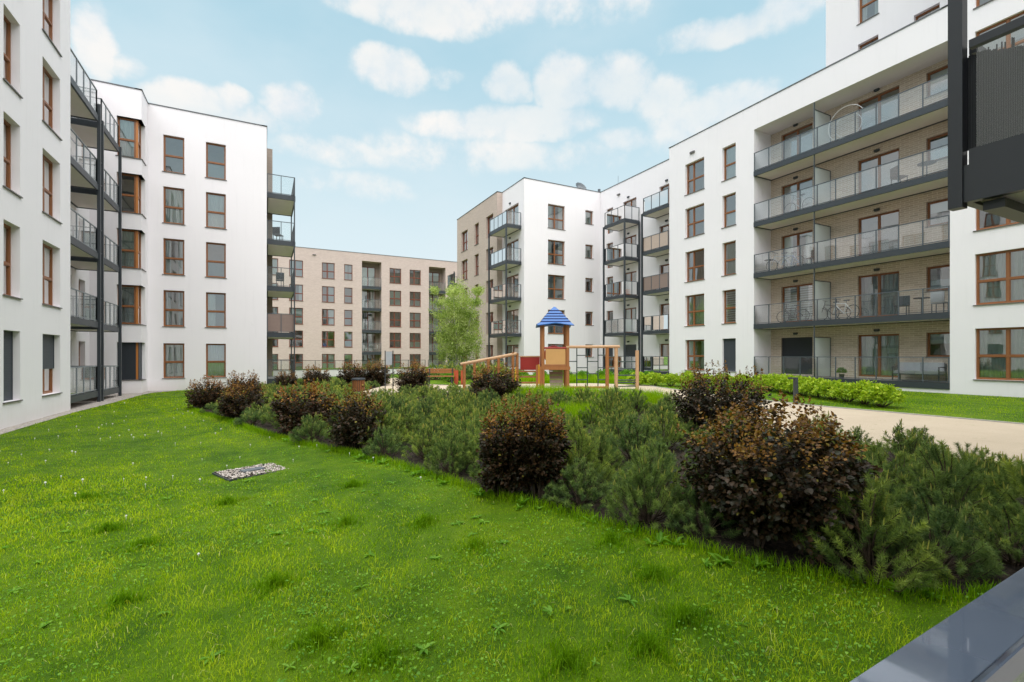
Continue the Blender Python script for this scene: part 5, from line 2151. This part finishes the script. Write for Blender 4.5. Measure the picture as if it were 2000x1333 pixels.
table('small table at the left end of the third tier', 25.2, 17.3, L2z, REED, .25)
chair('black chair beside the bicycles on the third tier', 25.4, 15.0, L2z, R(-90), REED)
chair('pale chair on the second balcony of the white wing', 25.2, 25.7, RZ[1], R(-60), CUSH)
chair('dark chair on the second balcony of the white wing', 25.2, 26.3, RZ[1], R(120), REED)
table('black table on the fourth corner steel balcony', 25.1, 30.0, L3z, STEEL, .3)
chair('dark chair on the left end balcony above the brown screen', .9, 33.2, .50 + 2.82 * 2, R(180), STEEL)
chair('dark chair on the third balcony of the left end stack', .8, 33.3, .50 + 2.82 * 3, R(150), STEEL)
chair('white deck chair on the second balcony of the pink block, left side', 11.6, 63.9, -.45 + 2.82, R(120), WHITEP, 'chairs on the pink block')
chair('white deck chair on the second balcony of the pink block, right side', 13.0, 63.9, -.45 + 2.82, R(-120), WHITEP, 'chairs on the pink block')


def sofa():
    t = thing('garden_sofa', 'grey cushioned garden sofa on the ground floor loggia', 'sofa', (25.35, 10.45, RZ[0]), R(-90))
    m = MB()
    m.box(-.85, .85, -.33, .33, .26, .31)
    for x in (-.85, .81):
        m.box(x, x + .04, -.35, -.31, 0, .62).box(x, x + .04, .31, .35, 0, .75).box(x, x + .04, -.31, .31, .58, .62)
    m.build('frame', STEEL, t)
    for x in (-.80, .01):
        MB().box(x, x + .79, -.32, .20, .312, .44).build('seat_cushion', CUSH, t)
        MB().box(x, x + .79, .202, .33, .35, .80).build('back_cushion', CUSH, t)


sofa()


def hanging_chair():
    t = thing('hanging_chair', 'white hoop frame of a hanging chair on the top loggia tier', 'hanging chair', (25.0, 13.2, L4z))
    MB().torus((0, 0, .85), .82, .013, (1, 0, 0), 30, 6, 0, -1.9, 1.9).build('hoop', WHITEP, t)
    MB().torus((.1, -.05, .75), .55, .009, (1, .2, 0), 26, 6).build('seat_ring', WHITEP, t)
    MB().torus((.05, 0, .03), .45, .02, (0, 0, 1), 22, 6).build('foot_ring', WHITEP, t)


hanging_chair()


def pot(label, x, y, z, col, r=.16, h=.28, green=True):
    t = thing('plant_pot', label, 'plant pot', (x, y, z))
    MB().tube((0, 0, 0), (0, 0, h), r * .75, 12, 0, r).build('pot', simple('pot_' + str(len(MATS)), col, .6), t)
    if green:
        o = link('foliage', grn[0][0], t, (0, 0, h - .05))
        o.scale = (.36, .36, .45)


pot('orange pot on the third steel balcony of the white wing', 24.9, 28.7, L2z, (.55, .13, .03), .2, .45, False)
pot('green plant in a low pot on the third steel balcony', 24.55, 29.6, L2z, (.1, .09, .08))
pot('small dark potted plant on the ground floor loggia', 25.0, 13.4, RZ[0], (.05, .05, .05), .12, .2)
cv = MB()
for (x0, x1, y0, y1, z0, z1) in ((-.42, .42, -.3, .3, 0, .62), (-.36, .36, -.26, .26, .62, .80)):
    cv.box(x0, x1, y0, y1, z0, z1)
tb = thing('grill_cover', 'dark grey covered grill on the top steel corner balcony', 'covered grill', (24.85, 28.95, L4z))
cv.build('cover', simple('dark_cover', (.06, .06, .065), .9, .2), tb)
MB().box(-.40, .40, -.28, .28, -.0, .02).build('base', STEEL, tb)
